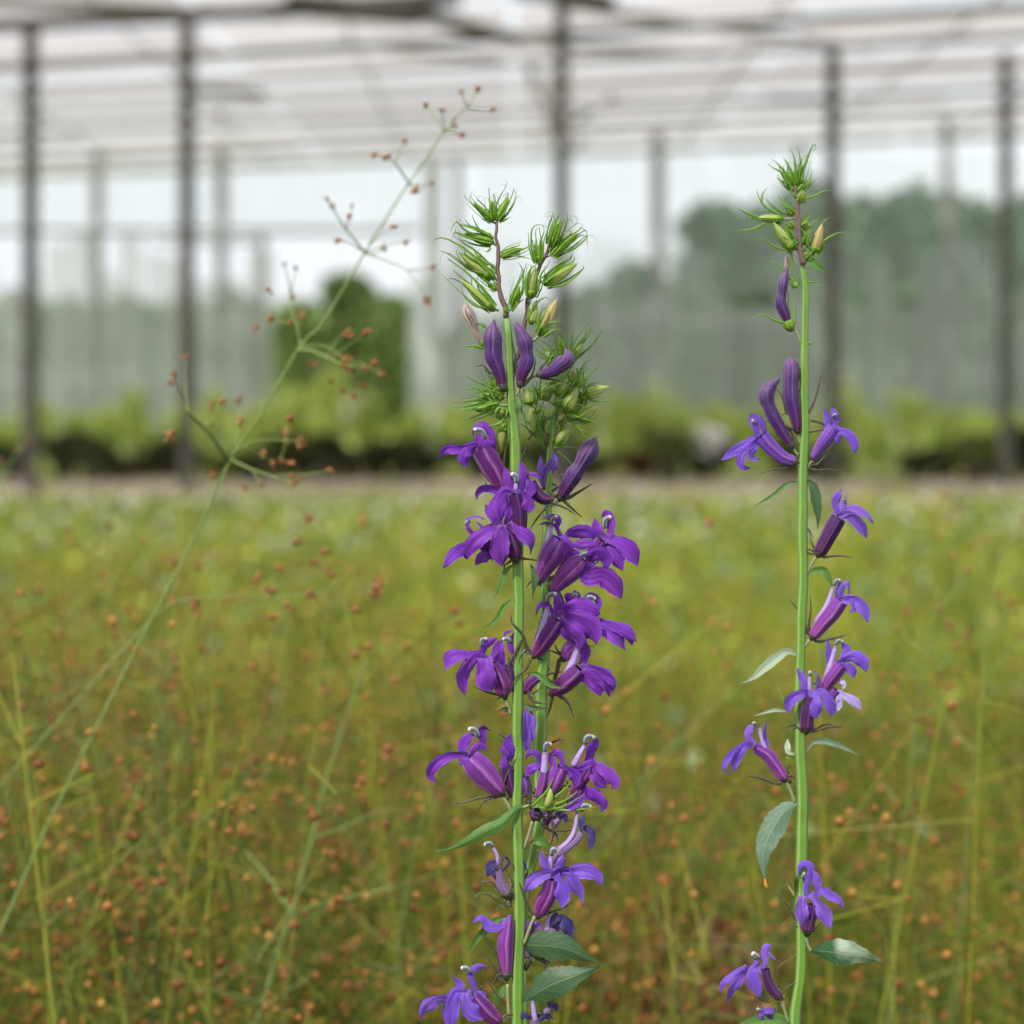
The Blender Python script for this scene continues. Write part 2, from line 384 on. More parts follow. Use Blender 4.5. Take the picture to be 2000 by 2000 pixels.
    if tube and len(sep)<4 and dz<70:
        m=tube[min(1,len(tube)-1)]; ax=math.atan2(m[1]-b[1],m[0]-b[0]); sep=list(sep)
        for k_ in range(4-len(sep)):
            an=ax+random.choice((-1,1))*random.uniform(.7,2.1); L_=random.uniform(70,170)*F.sc/4.4; bn=random.uniform(-.7,.7)
            sep.append([(b[0]+math.cos(an)*6,b[1]+math.sin(an)*6),(b[0]+math.cos(an)*L_*.5,b[1]+math.sin(an)*L_*.5),(b[0]+math.cos(an+bn)*L_,b[1]+math.sin(an+bn)*L_)])
    for sp in sep:
        if isinstance(sp[0],(int,float)): W,pts=sp[0],sp[1]
        else: W,pts=sw,sp
        if 6<math.hypot(pts[0][0]-b[0],pts[0][1]-b[1])<110: pts=[(b[0],b[1])]+list(pts)
        sepal(F,pts,W,fl,sepmat,z0=dz+6)
    if ped:
        mb=MB(); C=curve(F,ped,dz-4,dz-25,0,10); sweep(mb,C,np.linspace(13,15,10)*F.u,seg=9,ridges=3)
        hairs(mb,C,np.ones(10)*14*F.u,24,.0006,.00003,mi=1); mb.build('pedicel',[M['pedicel'],M['hair']],fl)
    return fl
def petal_bud(plant, F, tube, sep=(), mat='bud_purple', dz=0, sw=26, sepmat='sepal_dark', calyx=70, ped=None, label=None):
    """closed coloured bud: curved tube below, pointed furled lobes above"""
    fl=empty('flower_bud', F.p(tube[0][0],tube[0][1],dz), plant)
    if label: fl['label']=label
    q=resample([(a[0],a[1],0,a[2]) for a in tube],26)
    C=np.array([F.p(q[i][0],q[i][1],dz+20*math.sin(i/8)) for i in range(26)])
    mb=MB(); sweep(mb,C,np.maximum(q[:,3],4)*F.u/2,seg=26,ridges=5,ramp=.07,flat=.9,r=random.random(),phase=random.uniform(0,6))
    hairs(mb,C,q[:,3]*F.u/2,30,.0005,.00003,mi=1)
    mb.build('furled_petals',[M[mat],M['hair']],fl)
    # two raised seams where the furled lobes meet
    mb=MB()
    for sgn in (-1,1):
        CC=[]
        for i in range(9,23):
            CC.append(C[i]+np.array([sgn*q[i,3]*F.u*.13,-q[i,3]*F.u*.45,0]))
        sweep(mb,np.array(CC),np.ones(14)*F.u*5*np.sin(np.linspace(.2,3,14)),seg=6)
    mb.build('petal_seam',M['petal_wilted'],fl)
    if calyx:
        d0=norm(C[2]-C[0]); cr=calyx*F.u*.5; CC=np.array([C[0]-d0*cr*1.3+d0*cr*2.4*i/7 for i in range(8)])
        mb=MB(); sweep(mb,CC,cr*np.array([.3,.6,.9,1.0,1.05,1.0,.95,.85]),seg=14,ridges=5,ramp=.1)
        hairs(mb,CC,cr*np.ones(8),20,.0006,.00003,mi=1); mb.build('calyx',[M['sepal_dark' if sepmat=='sepal_dark' else 'calyx_green'],M['hair']],fl)
    b=tube[0]
    for sp in sep: sepal(F,([(b[0],b[1])]+list(sp)) if 6<math.hypot(sp[0][0]-b[0],sp[0][1]-b[1])<110 else sp,sw,fl,sepmat,z0=dz+8)
    if ped:
        mb=MB(); Cp=curve(F,ped,dz-4,dz-20,0,8); sweep(mb,Cp,np.ones(8)*12*F.u,seg=8); mb.build('pedicel',M['pedicel'],fl)
def bud(plant, F, base, tip, w, body='calyx_green', nsep=6, ext=.55, curl=.9, sep=(), dz=0, stem=None, sepmat='sepal_green', bodyscale=.8, sw=None, twist=0.0, spread=.1):
    """green bud: pointed body hugged by long narrow toothed sepals that curl beyond the tip"""
    fl=empty('bud', F.p(base[0],base[1],dz), plant)
    B=F.p(base[0],base[1],dz); T=F.p(tip[0],tip[1],dz+random.uniform(-20,40)); Ax=T-B; L=np.linalg.norm(Ax); Ad=Ax/L; Rr=w*F.u/2
    mb=MB(); n=16; C=np.array([B+Ax*(i/(n-1))*1.0 for i in range(n)])
    C=C+np.array([0,0,-1])*0
    prof=interp([(0,.35),(.12,.8),(.3,1),(.5,.95),(.75,.62),(.92,.24),(1,.04)],np.linspace(0,1,n))
    sweep(mb,C,Rr*bodyscale*prof,seg=18,ridges=5,ramp=.10,r=random.random())
    hairs(mb,C,Rr*bodyscale*prof,22,.0005,.00003,mi=1)
    mb.build('bud_body',[M[body],M['hair']],fl)
    e1=norm(np.cross(Ad,VY)); e2=np.cross(Ad,e1); up=np.array((0,-.2,1.0))
    mb=MB(); cc=np.array([B+Ax*x for x in ((-.06,.0,.06,.14,.22,.3) if body=='calyx_green' else (-.05,0,.04,.09,.14,.2))]); sweep(mb,cc,Rr*np.array([.25,.45,.62,.76,.86,.84]),seg=14,ridges=5,ramp=.1)
    hairs(mb,cc,Rr*np.ones(6)*.9,16,.0005,.00003,mi=1); mb.build('calyx',[M['calyx_green'],M['hair']],fl)
    ph=random.uniform(0,6.28)
    for k in range(nsep):
        th=ph+2*math.pi*k/nsep+random.uniform(-.25,.25); rad=e1*math.cos(th)+e2*math.sin(th); tan=-e1*math.sin(th)+e2*math.cos(th)
        wob=random.uniform(-.12,.12)
        LL=L*(1+ext*random.uniform(.35,1.5)); pts=[]; cdir=norm(rad*random.uniform(-.2,1)+tan*random.uniform(-.6,.6)+up*random.uniform(-.3,.5))
        for i in range(16):
            t=i/15; x=t*LL
            rr=Rr*(.75+.45*math.sin(math.pi*min(1,t*1.1))) + spread*L*t*t
            p=B+Ad*x+rad*rr+tan*L*wob*math.sin(t*3.1)
            c=max(0,(t-.72)/.28); p=p+cdir*L*.24*curl*c*c*1.3-Ad*L*.22*curl*c**3*1.4
            pts.append(p)
        mb=MB(); W=(sw*F.u if sw else Rr*.46); C=np.array(pts)
        ribbon(mb,C,W,[(0,1),(.3,1),(.55,.7),(.75,.45),(.92,.28),(1,.12)],cup=.35,m=5,side=tan,serr=.5,nserr=9,r=random.random())
        hairs(mb,C,np.ones(16)*W*.4,8,.0004,.000028,mi=1)
        mb.build('sepal',[M[sepmat],M['hair']],fl)
    for sp in sep:
        if isinstance(sp[0],(int,float)): W_,pts=sp
        else: W_,pts=(w*.2,sp)
        mb=MB(); C=curve(F,pts,dz+w*.3,dz+w*.3+random.uniform(-20,20),12,18)
        ribbon(mb,C,W_*F.u,[(0,1),(.3,1),(.6,.62),(.8,.34),(1,.12)],roll=random.uniform(-.3,.3),cup=.4,m=5,serr=.4,nserr=9)
        hairs(mb,C,np.ones(18)*W_*F.u*.4,10,.0004,.000028,mi=1); mb.build('sepal',[M[sepmat],M['hair']],fl)
    if stem:
        mb=MB(); C=curve(F,[base]+list(stem),dz,-15,0,8); sweep(mb,C,np.ones(8)*max(9,w*.1)*F.u,seg=8)
        hairs(mb,C,np.ones(8)*10*F.u,10,.0006,.00003,mi=1); mb.build('pedicel',[M['pedicel'],M['hair']],fl)
    return fl
def leaf(plant, F, pts, W, mat='leaf_mid', roll=0.0, z0=0, z1=30, zb=20, fold=.25, cup=.0, serr=.14, prof=LEAF, n=30, label=None, m=11):
    mb=MB(); C=curve(F,pts,z0,z1,zb,n)
    ribbon(mb,C,W*F.u,prof,roll=roll,cup=cup,fold=fold,ripple=.03,m=m,serr=serr,nserr=13,r=random.random())
    o=mb.build('leaf',M[mat],plant)
    if label: o['label']=label
    return o
def stem(plant, pts, d, name='stem', mat='stem_green', ridges=6, nh=500, n=70, ramp_=.07, dd=None):
    """pts: photo px (x, y, width) from top to bottom"""
    q=resample([(a[0],a[1],0,a[2]) for a in pts],n)
    C=np.array([P(q[i][0],q[i][1],d if dd is None else d+dd*i/n) for i in range(n)])
    for i in range(n):
        if C[i][2]<0: C[i][2]=0
        C[i][0]+=.00035*math.sin(i*1.3)*math.sin(i*.37)
    q[:,3]*=1+.06*np.sin(np.arange(n)*1.1)*np.sin(np.arange(n)*.43)+rng.normal(size=n)*.016+.10*(rng.random(n)<.07)
    mb=MB(); sweep(mb,C,q[:,3]*K*d/2,seg=30,ridges=ridges,ramp=ramp_,r=.5)
    hairs(mb,C,q[:,3]*K*d/2,nh,.0006,.00003,mi=1)
    return mb.build(name,[M[mat],M['hair']],plant)

# ================================================================== front lobelia (two budding tips on one stalk)
dA=1.10
pA=tag(empty('lobelia_plant', P(1005,760+HC/(K*dA),dA)), 'sharp front stalk of violet lobelia with two green budding tips above its open flowers','lobelia',group='violet lobelia stalks')
Z1=Fr(820,340,4.6,dA); Z2=Fr(820,720,4.293,dA); Z3=Fr(820,1120,4.293,dA); Z4=Fr(800,1550,4.293,dA)
stem(pA,[(988,612,8),(992,640,12),(995,700,13),(999,767,15),(1003,820,18),(1005,860,20),(1009,960,21),(1012,1093,21),(1012.5,1200,19),(1012,1353,20),(1011,1563,20),(1014,1700,22),(1015.5,1783,23),(1010,2000,22),(1003,2400,24),(1000,3400,26),(1003,5305,30)],dA,nh=900,n=110)
def s1(*uv): return [(820+a/4.6,340+b/4.6,c) for a,b,c in uv]
stem(pA,s1((690,430,5),(688,560,6),(705,720,7.5),(702,900,8),(720,1060,9),(765,1200,10),(780,1290,11)),dA,'raceme_stalk','stem_brown',ridges=4,nh=60,n=24)
stem(pA,s1((1165,640,6),(1135,720,7),(1080,830,7.5),(1020,960,8),(978,1120,9),(952,1300,9),(925,1430,9),(880,1620,9),(838,1800,8),(815,2000,8)),dA+.003,'raceme_stalk','stem_brown',ridges=4,nh=70,n=30)
B=lambda *a,**k: bud(pA,Z1,*a,**k)
B((650,425),(480,250),80,stem=[(690,450)],curl=1.0)
B((660,410),(645,235),88,dz=20)
B((693,412),(800,205),100,dz=5,curl=1.2)
B((650,612),(400,530),118,nsep=7,stem=[(685,640)],sep=[(26,[(650,570),(540,500),(490,420),(470,360)]),(26,[(640,545),(500,500),(430,440),(400,400)]),(22,[(520,560),(400,500),(330,430),(290,480),(275,520)]),(20,[(640,660),(610,695),(580,690)])])
B((660,925),(345,700),130,body='bud_pale',nsep=6,stem=[(700,960)],sep=[(26,[(640,860),(500,790),(410,720),(398,630)]),(26,[(620,820),(520,740),(470,650)]),(24,[(600,900),(430,850),(345,740),(330,680),(365,650)]),(20,[(610,850),(540,740),(520,690),(545,670)])])
B((660,1215),(375,950),120,body='bud_pale',nsep=5,dz=15,stem=[(710,1225)],sep=[(26,[(650,1190),(530,1110),(470,1000),(462,910)]),(26,[(650,1170),(560,1080),(515,990),(520,910)]),(26,[(620,1215),(480,1170),(395,1090),(372,1000)])])
B((735,735),(930,670),95,nsep=5,stem=[(705,760)],ext=.3,sep=[(22,[(760,740),(880,735),(1000,765)]),(20,[(880,680),(960,660),(1000,625)])])
B((1060,800),(1040,600),92,nsep=5,dz=20,sep=[(22,[(1015,780),(1003,640),(1008,500),(1060,455),(1150,475)]),(20,[(1090,770),(1080,620),(1115,520),(1105,440)]),(20,[(1105,760),(1115,600),(1155,490)])])
B((1180,640),(1265,400),120,nsep=8,ext=.35,curl=1.4)
B((1190,720),(1420,530),120,nsep=8,ext=.4,curl=1.4,stem=[(1140,740)],sep=[(24,[(1240,720),(1380,670),(1480,590),(1500,520),(1450,480)]),(18,[(1180,730),(1260,760),(1300,730)])])
B((1125,985),(1420,800),140,body='bud_pale',nsep=5,ext=.25,stem=[(1080,960)],sep=[(30,[(1150,1015),(1280,990),(1400,920),(1480,840)]),(26,[(1120,960),(1220,860),(1330,780),(1372,715)])])
B((1005,1105),(1040,825),118,body='bud_olive',nsep=4,ext=.2,dz=45,stem=[(975,1150)],sep=[(28,[(960,1090),(962,950),(1000,850),(1090,785)]),(24,[(1060,1060),(1090,900),(1150,820),(1170,760)])])
B((830,1190),(900,1000),80,nsep=5,ext=.7,spread=.25,sep=[(30,[(800,1160),(850,1040),(925,880),(880,790)]),(28,[(860,1180),(920,1040),(930,900),(965,780)]),(30,[(820,1230),(880,1160),(940,1120)])])
B((690,1040),(600,965),70,nsep=5,ext=.7,spread=.3,sep=[(24,[(690,900),(660,820),(545,760)]),(24,[(680,1020),(570,950),(500,880),(510,830)])])
B((1080,1440),(1235,1115),140,body='bud_blush',nsep=3,ext=-.2,curl=.4,dz=10,stem=[(1020,1500)],sep=[(30,[(1100,1420),(1170,1340),(1290,1330)]),(26,[(1110,1465),(1190,1410),(1265,1380)]),(30,[(1060,1400),(1080,1250),(1150,1180)])])
B((1000,1345),(1050,1130),95,body='bud_pale',nsep=3,ext=.1,dz=-12,sep=[(26,[(990,1300),(1030,1180),(1120,1110),(1170,1140)])])
leaf(pA,Z1,[(705,440),(760,415),(820,385)],20,'leaf_mid',n=12); leaf(pA,Z1,[(680,440),(610,425),(545,400)],20,'leaf_mid',n=12)
B((770,1240),(800,1180),60,nsep=4,ext=1.0,spread=.5,dz=25)
# three closed purple buds and the mauve one
petal_bud(pA,Z1,[(570,1520,50),(500,1430,60),(470,1330,95),(430,1250,110),(415,1190,60),(420,1155,6)],mat='bud_mauve',dz=-10,calyx=60,
   sep=[[(580,1560),(480,1545),(350,1555)],[(575,1570),(500,1560),(420,1605)],[(600,1390),(560,1350),(480,1350)]],sepmat='sepal_green',label='pale mauve closed bud')
petal_bud(pA,Z1,[(750,1915,60),(705,1760,115),(655,1640,150),(652,1560,150),(652,1490,168),(655,1420,140),(662,1350,55),(672,1300,6)],dz=40,
   sep=[[(760,1880),(740,1700),(735,1510)],[(640,1800),(570,1720),(500,1730)],[(700,1860),(640,1780),(560,1760)]],ped=[(750,1915),(775,2010)])
petal_bud(pA,Z1,[(905,1880,60),(925,1780,115),(965,1680,130),(960,1600,110),(945,1510,150),(915,1440,115),(875,1370,60),(862,1318,6)],dz=20,
   sep=[[(930,1900),(1010,1800),(1045,1640)],[(880,1870),(870,1720),(830,1480)]],ped=[(905,1880),(870,1990)])
petal_bud(pA,Z1,[(1085,1800,70),(1180,1775,110),(1265,1720,135),(1320,1670,145),(1330,1620,90),(1300,1565,6)],dz=10,
   sep=[[(1090,1740),(1150,1670),(1180,1580)],[(1100,1830),(1240,1850),(1400,1900)]],ped=[(1085,1800),(1000,1830),(900,1900)])
# left spiky cluster below
B2=lambda *a,**k: bud(pA,Z2,*a,**k)
B2((620,215),(500,240),100,nsep=8,ext=1.0,spread=.5,curl=.3,dz=-10,stem=[(720,230)],sep=[(24,[(600,160),(480,110),(360,45)]),(18,[(600,200),(460,160),(370,120)])])
B2((650,300),(430,345),115,nsep=7,ext=.6,spread=.35,curl=.4,stem=[(740,310)],sep=[(20,[(600,320),(480,400),(355,440)]),(20,[(560,300),(440,320),(365,360)]),(20,[(640,300),(540,210),(490,130),(560,120)])])
B2((700,330),(670,410),112,body='bud_olive',nsep=4,ext=.2,dz=20,sep=[(24,[(710,420),(640,470),(530,480)]),(24,[(700,430),(665,520)])])
B2((710,470),(660,740),105,body='bud_olive',nsep=2,ext=-.3,dz=-15)
B2((640,180),(590,60),70,nsep=6,ext=1.0,spread=.4,curl=.2,dz=-25)
leaf(pA,Z2,[(815,235),(825,320),(815,400)],60,'leaf_mid',n=14,z0=50,z1=50); leaf(pA,Z2,[(835,240),(850,340),(875,405)],24,'leaf_mid',n=12,z0=50)
# open flowers, top to bottom
flower(pA,Z2,tube=[(695,1010,100),(650,900,165),(590,790,190),(520,670,185)],
  low=[(85,[(440,655),(340,675),(240,670),(185,710),(182,775)]),(120,[(460,640),(385,690),(365,760),(408,825)]),(130,[(520,625),(575,650),(612,705)])],
  up=[(75,[(600,660),(610,580),(575,500),(520,462),(450,500),(445,560)]),(80,[(530,650),(500,590),(470,545)])],
  anther=[(550,585),(520,520),(450,508)],sep=[[(700,980),(705,820),(725,610)],[(560,1000),(550,960),(560,930)]],dz=30)
flower(pA,Z2,tube=[(840,1350,110),(835,1250,130),(825,1150,135),(800,1050,130)],
  low=[(85,[(710,1055),(620,1010),(530,1000),(485,1040),(475,1095)]),(175,[(715,1040),(690,1100),(670,1180),(690,1300)]),(150,[(820,1045),(880,1080),(910,1140),(912,1220)])],
  up=[(95,[(760,1040),(735,940),(700,810)]),(80,[(850,1040),(870,900),(845,765)]),(90,[(900,1060),(930,1000),(905,920)])],
  anther=[(810,960),(805,900),(765,880)],aw=48,col=[(805,1040),(808,950)],dz=62,tmat='tube_dark')
flower(pA,Z2,tube=[(1095,1095,85),(1030,1085,100),(970,1030,110),(930,960,100)],low=[(120,[(930,990),(960,1060),(925,1110)])],
  up=[(30,[(900,900),(950,880),(1020,925)])],sep=[[(1090,1120),(1220,1170),(1310,1230)],[(1080,1130),(980,1260),(920,1350)]],dz=0,tmat='tube_dark')
flower(pA,Z2,tube=[(800,1590,120),(785,1480,135),(750,1390,120),(710,1310,100)],
  low=[(140,[(640,1320),(540,1390),(440,1480),(400,1600)]),(140,[(760,1320),(850,1390),(920,1460),(930,1560)]),(185,[(685,1310),(680,1430),(670,1550),(700,1655)])],
  up=[(100,[(660,1310),(610,1220),(545,1135)]),(90,[(720,1310),(750,1210),(765,1100)])],
  sep=[[(850,1590),(930,1600),(1010,1610)],[(760,1620),(710,1660),(720,1720)]],dz=78,tmat='tube_dark')
flower(pA,Z2,tube=[(680,1560,80),(600,1510,120),(520,1450,120)],
  low=[(110,[(470,1440),(370,1500),(260,1580),(195,1675)]),(110,[(640,1550),(540,1580),(465,1650)]),(70,[(450,1480),(390,1540),(395,1600)])],
  up=[(60,[(490,1410),(410,1350),(400,1260),(480,1240),(545,1265)]),(32,[(540,1360),(480,1290),(430,1290)])],
  anther=[(420,1280),(385,1285)],aw=30,dz=-5,tmat='tube_dark')
leaf(pA,Z2,[(790,1640),(720,1700),(690,1800),(620,1935)],56,'leaf_mid',z0=40,roll=.4); leaf(pA,Z3,[(790,200),(700,290),(640,390),(520,468)],52,'leaf_mid',z0=20)
leaf(pA,Z2,[(930,1640),(965,1750),(945,1930)],60,'leaf_dark',z0=-20,z1=-10)
# group of flowers at mid height: stamens, calyx arms
for pts,W in (([(890,660),(860,520),(775,420),(760,340)],34),([(930,720),(890,800),(800,880),(765,985)],24),([(850,560),(790,680),(740,760),(740,880)],28),([(910,990),(950,1070),(1080,1100)],26),([(900,640),(850,690),(830,760)],24)):
    sepal(Z3,pts,W,pA,'sepal_dark',z0=50,z1=60,name='bract')
flower(pA,Z3,tube=[(710,1020,110),(690,940,150),(660,860,125),(610,750,90)],
  low=[(135,[(440,690),(350,680),(250,720),(200,820)]),(135,[(485,690),(420,750),(360,870),(375,1020)]),(205,[(555,710),(560,800),(575,890),(605,985)])],
  up=[(90,[(530,700),(550,620),(650,540)]),(60,[(600,720),(635,640),(660,550)])],
  anther=[(520,610),(520,560),(560,545)],aw=38,sep=[[(660,1015),(560,990),(440,945)],[(720,1030),(740,1100),(760,1160)]],ped=[(715,1040),(760,1180)],dz=30,tmat='tube_magenta')
flower(pA,Z3,tube=[(770,960,80),(750,860,120),(720,780,110)],low=[(110,[(700,780),(665,660),(690,560)]),(120,[(740,930),(700,830),(700,740)])],
  up=[(26,[(700,560),(720,500),(785,478)]),(70,[(800,700),(770,590),(788,490)])],anther=[(760,580),(740,550),(695,548)],aw=36,dz=-18,tmat='tube_dark')
flower(pA,Z3,tube=[(890,985,80),(925,920,95),(985,870,95)],sep=[[(900,1000),(960,1070),(1080,1100)]],dz=-25)
leaf(pA,Z3,[(885,840),(990,850),(1100,940),(1245,962)],52,'leaf_mid',z0=10,z1=60); leaf(pA,Z3,[(870,1105),(960,1130),(1070,1135)],52,'leaf_dark'); leaf(pA,Z3,[(770,1150),(710,1140),(650,1158)],46,'leaf_dark')
# lower whorl
flower(pA,Z3,tube=[(690,1840,95),(620,1770,170),(530,1670,215),(455,1590,205),(410,1545,150)],
  low=[(95,[(370,1520),(260,1530),(150,1580),(85,1670),(100,1720),(155,1750)]),(130,[(330,1570),(430,1600),(545,1545)])],
  up=[(95,[(370,1540),(360,1450),(410,1370),(470,1355)]),(80,[(520,1480),(525,1400),(530,1300),(595,1320)]),(70,[(450,1480),(510,1450),(570,1480)])],
  anther=[(490,1370),(460,1310),(405,1305)],aw=50,sep=[[(690,1870),(520,1880),(400,1915),(310,1925),(272,1870)],[(660,1870),(540,1910),(490,1995)],[(690,1830),(740,1680),(830,1520),(880,1420)]],
  sw=24,ped=[(700,1880),(750,1960),(790,2050)],dz=45,tmat='tube_lilac',tz=40)
flower(pA,Z3,tube=[(790,1860,90),(750,1750,110),(730,1620,110)],low=[(100,[(760,1700),(720,1600),(700,1500)]),(80,[(770,1500),(740,1420),(770,1340)])],up=[(40,[(740,1540),(690,1470),(760,1420)])],
  sep=[[(670,1700),(690,1560),(680,1440)],[(760,1440),(720,1385),(655,1345)]],dz=-30,tmat='tube_dark')
flower(pA,Z3,tube=[(900,1850,80),(880,1780,110),(860,1700,110)],low=[(90,[(900,1480),(890,1350),(885,1130)]),(70,[(940,1400),(945,1260),(925,1140)])],dz=-45,tmat='tube_blue',tone='petal_blue')
flower(pA,Z3,tube=[(1000,1870,70),(1030,1760,90),(1045,1660,80)],low=[(90,[(1010,1620),(945,1630),(875,1700)])],up=[(60,[(1020,1600),(985,1510),(920,1500),(885,1560)])],
  col=[(1030,1750),(1045,1620),(1050,1500)],cw=72,anther=[(1050,1490),(1060,1430),(1105,1435)],dz=25,tmat='tube_lilac',sep=[[(930,1930),(920,1800),(900,1650)]])
flower(pA,Z3,tube=[(1100,1850,80),(1130,1740,150),(1180,1620,140)],up=[(70,[(1200,1620),(1160,1510),(1080,1530)]),(60,[(1150,1640),(1110,1580),(1090,1500)])],low=[(110,[(1230,1640),(1300,1700),(1310,1800)])],
  dz=10,tmat='tube_lilac',sep=[[(1100,1860),(1190,1730),(1170,1590)]])
flower(pA,Z3,tube=[(1290,1840,90),(1360,1730,110),(1420,1640,110)],
  low=[(85,[(1220,1650),(1340,1640),(1440,1600),(1490,1680)]),(150,[(1390,1640),(1490,1700),(1565,1800)]),(120,[(1470,1610),(1570,1670),(1635,1760),(1600,1812)])],
  up=[(130,[(1420,1600),(1440,1490),(1495,1380)])],col=[(1290,1610),(1350,1500),(1385,1440)],cw=55,anther=[(1385,1430),(1405,1370),(1465,1375)],aw=50,dz=0)
flower(pA,Z3,tube=[(1260,1930,80),(1320,1860,100),(1350,1800,100)],low=[(110,[(1350,1790),(1430,1840),(1500,1900),(1550,1970)]),(90,[(1370,1800),(1330,1900),(1200,2000)])],dz=-10)
# freshly opened yellow-green calyx
cx=empty('seed_capsule',Z3.p(1010,1960,70),pA); cx['label']='yellow-green opening calyx with cream bud'
for pts,W in (([(950,1950),(1060,1840),(1110,1740),(1155,1590)],30),([(1110,1900),(1200,1830),(1275,1745)],30),([(1060,1950),(1200,1910),(1320,1830)],26),([(1050,1960),(1250,1990),(1480,1960)],26),([(1000,1960),(1180,1960),(1380,1850)],20)):
    sepal(Z3,pts,W,cx,'calyx_green',z0=70,z1=90)
mb=MB(); sweep(mb,curve(Z3,[(1060,1960),(1090,1880),(1095,1800)],80,90,5,10),30*Z3.u*np.array([.5,.8,1,1,1,.95,.85,.7,.45,.1]),seg=12,ridges=5); mb.build('bud_body',M['bud_pale'],cx)
leaf(pA,Z4,[(1030,100),(900,130),(770,255),(640,310),(480,400),(340,465),(200,482)],105,'leaf_mid',z0=60,z1=100,zb=30,fold=-.3,serr=.1,label='long narrow bract with a dried curled tip')
mb=MB(); sweep(mb,curve(Z4,[(1000,100),(930,120),(880,150)],60,60,0,8),np.ones(8)*12*Z4.u,seg=9); hairs(mb,curve(Z4,[(1000,100),(930,120),(880,150)],60,60,0,8),np.ones(8)*12*Z4.u,20,.0006,.00003); mb.build('bract_stalk',M['pedicel'],pA)
# withered flowers
flower(pA,Z4,tube=[(1050,190,120),(1060,175,110),(1080,150,90)],ped=[(1030,230),(1000,340),(960,460)],sep=[[(1040,150),(980,60),(960,-20)],[(1150,190),(1250,100),(1330,60)],[(1190,230),(1200,340),(1180,430)],[(1120,190),(1240,200),(1370,240)],[(1160,290),(1260,310),(1400,300)]],calyx=110,dz=20,tmat='tube_dark')
flower(pA,Z4,tube=[(1180,580,60),(1290,480,62),(1380,410,60),(1450,330,60)],low=[(60,[(1440,340),(1445,250),(1470,170)]),(70,[(1470,290),(1520,360),(1515,480)]),(50,[(1480,280),(1540,330),(1520,420)])],
  col=[(1240,480),(1340,390),(1390,280),(1405,150)],cw=44,anther=[(1435,150),(1460,100),(1525,112)],aw=52,tone='petal_wilted',tmat='wilted_tube',dz=10,label='withered flower with pale lilac style')
flower(pA,Z4,tube=[(830,850,90),(770,760,85),(735,640,80)],low=[(85,[(740,570),(680,600),(655,700)]),(60,[(740,580),(700,640),(715,715)])],up=[(28,[(790,640),(835,570),(785,520)]),(24,[(770,640),(770,560),(820,510)])],
  col=[(740,600),(735,520),(700,450)],cw=36,anther=[(700,445),(670,415),(625,428)],aw=40,calyx=110,tone='petal_wilted',tmat='wilted_tube',sep=[[(760,830),(690,745),(590,745)],[(840,945),(720,880),(640,842),(535,855)],[(860,760),(830,680),(800,630)]],dz=20,label='withered flower with shrunken dark blue petals')
flower(pA,Z4,tube=[(1085,1020,95),(1120,930,145),(1170,830,135),(1195,720,110)],
  low=[(115,[(1190,670),(1100,695),(1020,750),(975,830)]),(130,[(1240,655),(1330,655),(1420,645),(1500,650),(1580,700),(1605,780)]),(135,[(1215,650),(1265,750),(1285,860),(1270,965)]),(135,[(1310,630),(1370,730),(1435,850),(1450,945)])],
  up=[(85,[(1160,640),(1120,550),(1090,475)]),(95,[(1250,640),(1275,580),(1290,515)])],col=[(1175,650),(1185,520)],cw=52,anther=[(1190,520),(1205,465),(1250,490)],aw=50,
  sep=[[(1020,1000),(960,860),(900,690),(860,580)],[(1060,1040),(1180,1000),(1290,960),(1385,895)]],ped=[(1050,1030),(1010,1120),(960,1260)],dz=80,tone='petal_blue')
flower(pA,Z4,tube=[(815,1530,60),(805,1400,115),(800,1250,135),(820,1120,100),(845,1015,25)],low=[(95,[(770,1110),(670,1115),(600,1040),(515,1085)])],
  sep=[[(770,1510),(720,1330),(585,1160)],[(780,1560),(700,1440),(595,1300)]],calyx=95,ped=[(820,1600),(825,1740),(835,1890)],dz=30,tmat='tube_lilac',tone='petal_blue')
leaf(pA,Z4,[(820,1030),(700,1080),(570,1220),(485,1360)],75,'leaf_mid',z0=-40,z1=-40); leaf(pA,Z4,[(800,1590),(740,1700),(780,1800)],100,'leaf_mid',z0=-40,z1=-50,serr=.05)
flower(pA,Z4,tube=[(1170,1280,60),(1190,1200,80),(1210,1120,80)],low=[(90,[(1200,1160),(1210,1080),(1235,990)]),(120,[(1270,1050),(1320,1110),(1350,1220)]),(60,[(1240,1150),(1270,1100),(1300,1060)])],
  col=[(1150,1180),(1160,1080),(1175,990)],cw=50,tone='petal_wilted',tmat='wilted_tube',dz=-20)
flower(pA,Z4,tube=[(985,1200,70),(1000,1130,70),(1020,1080,60)],up=[(55,[(1020,1160),(1070,1090),(1120,1160)]),(60,[(980,1140),(985,1090),(970,1060)])],dz=-10,tone='petal_blue')
flower(pA,Z4,tube=[(755,1915,85),(670,1850,135),(600,1770,140),(540,1700,110)],
  low=[(130,[(350,1710),(240,1730),(140,1800),(92,1905)]),(140,[(390,1670),(350,1790),(345,1900),(355,1990)]),(165,[(465,1660),(495,1760),(545,1840),(620,1885)])],
  up=[(95,[(440,1660),(405,1590),(350,1530)]),(65,[(560,1690),(525,1590),(510,1510),(580,1450),(665,1462)]),(120,[(560,1760),(575,1710),(560,1650)])],
  anther=[(510,1505),(480,1465),(430,1462)],aw=45,sep=[[(770,1900),(750,1720),(640,1560)],[(745,1880),(650,1700),(560,1565)]],dz=50,tone='petal_blue')
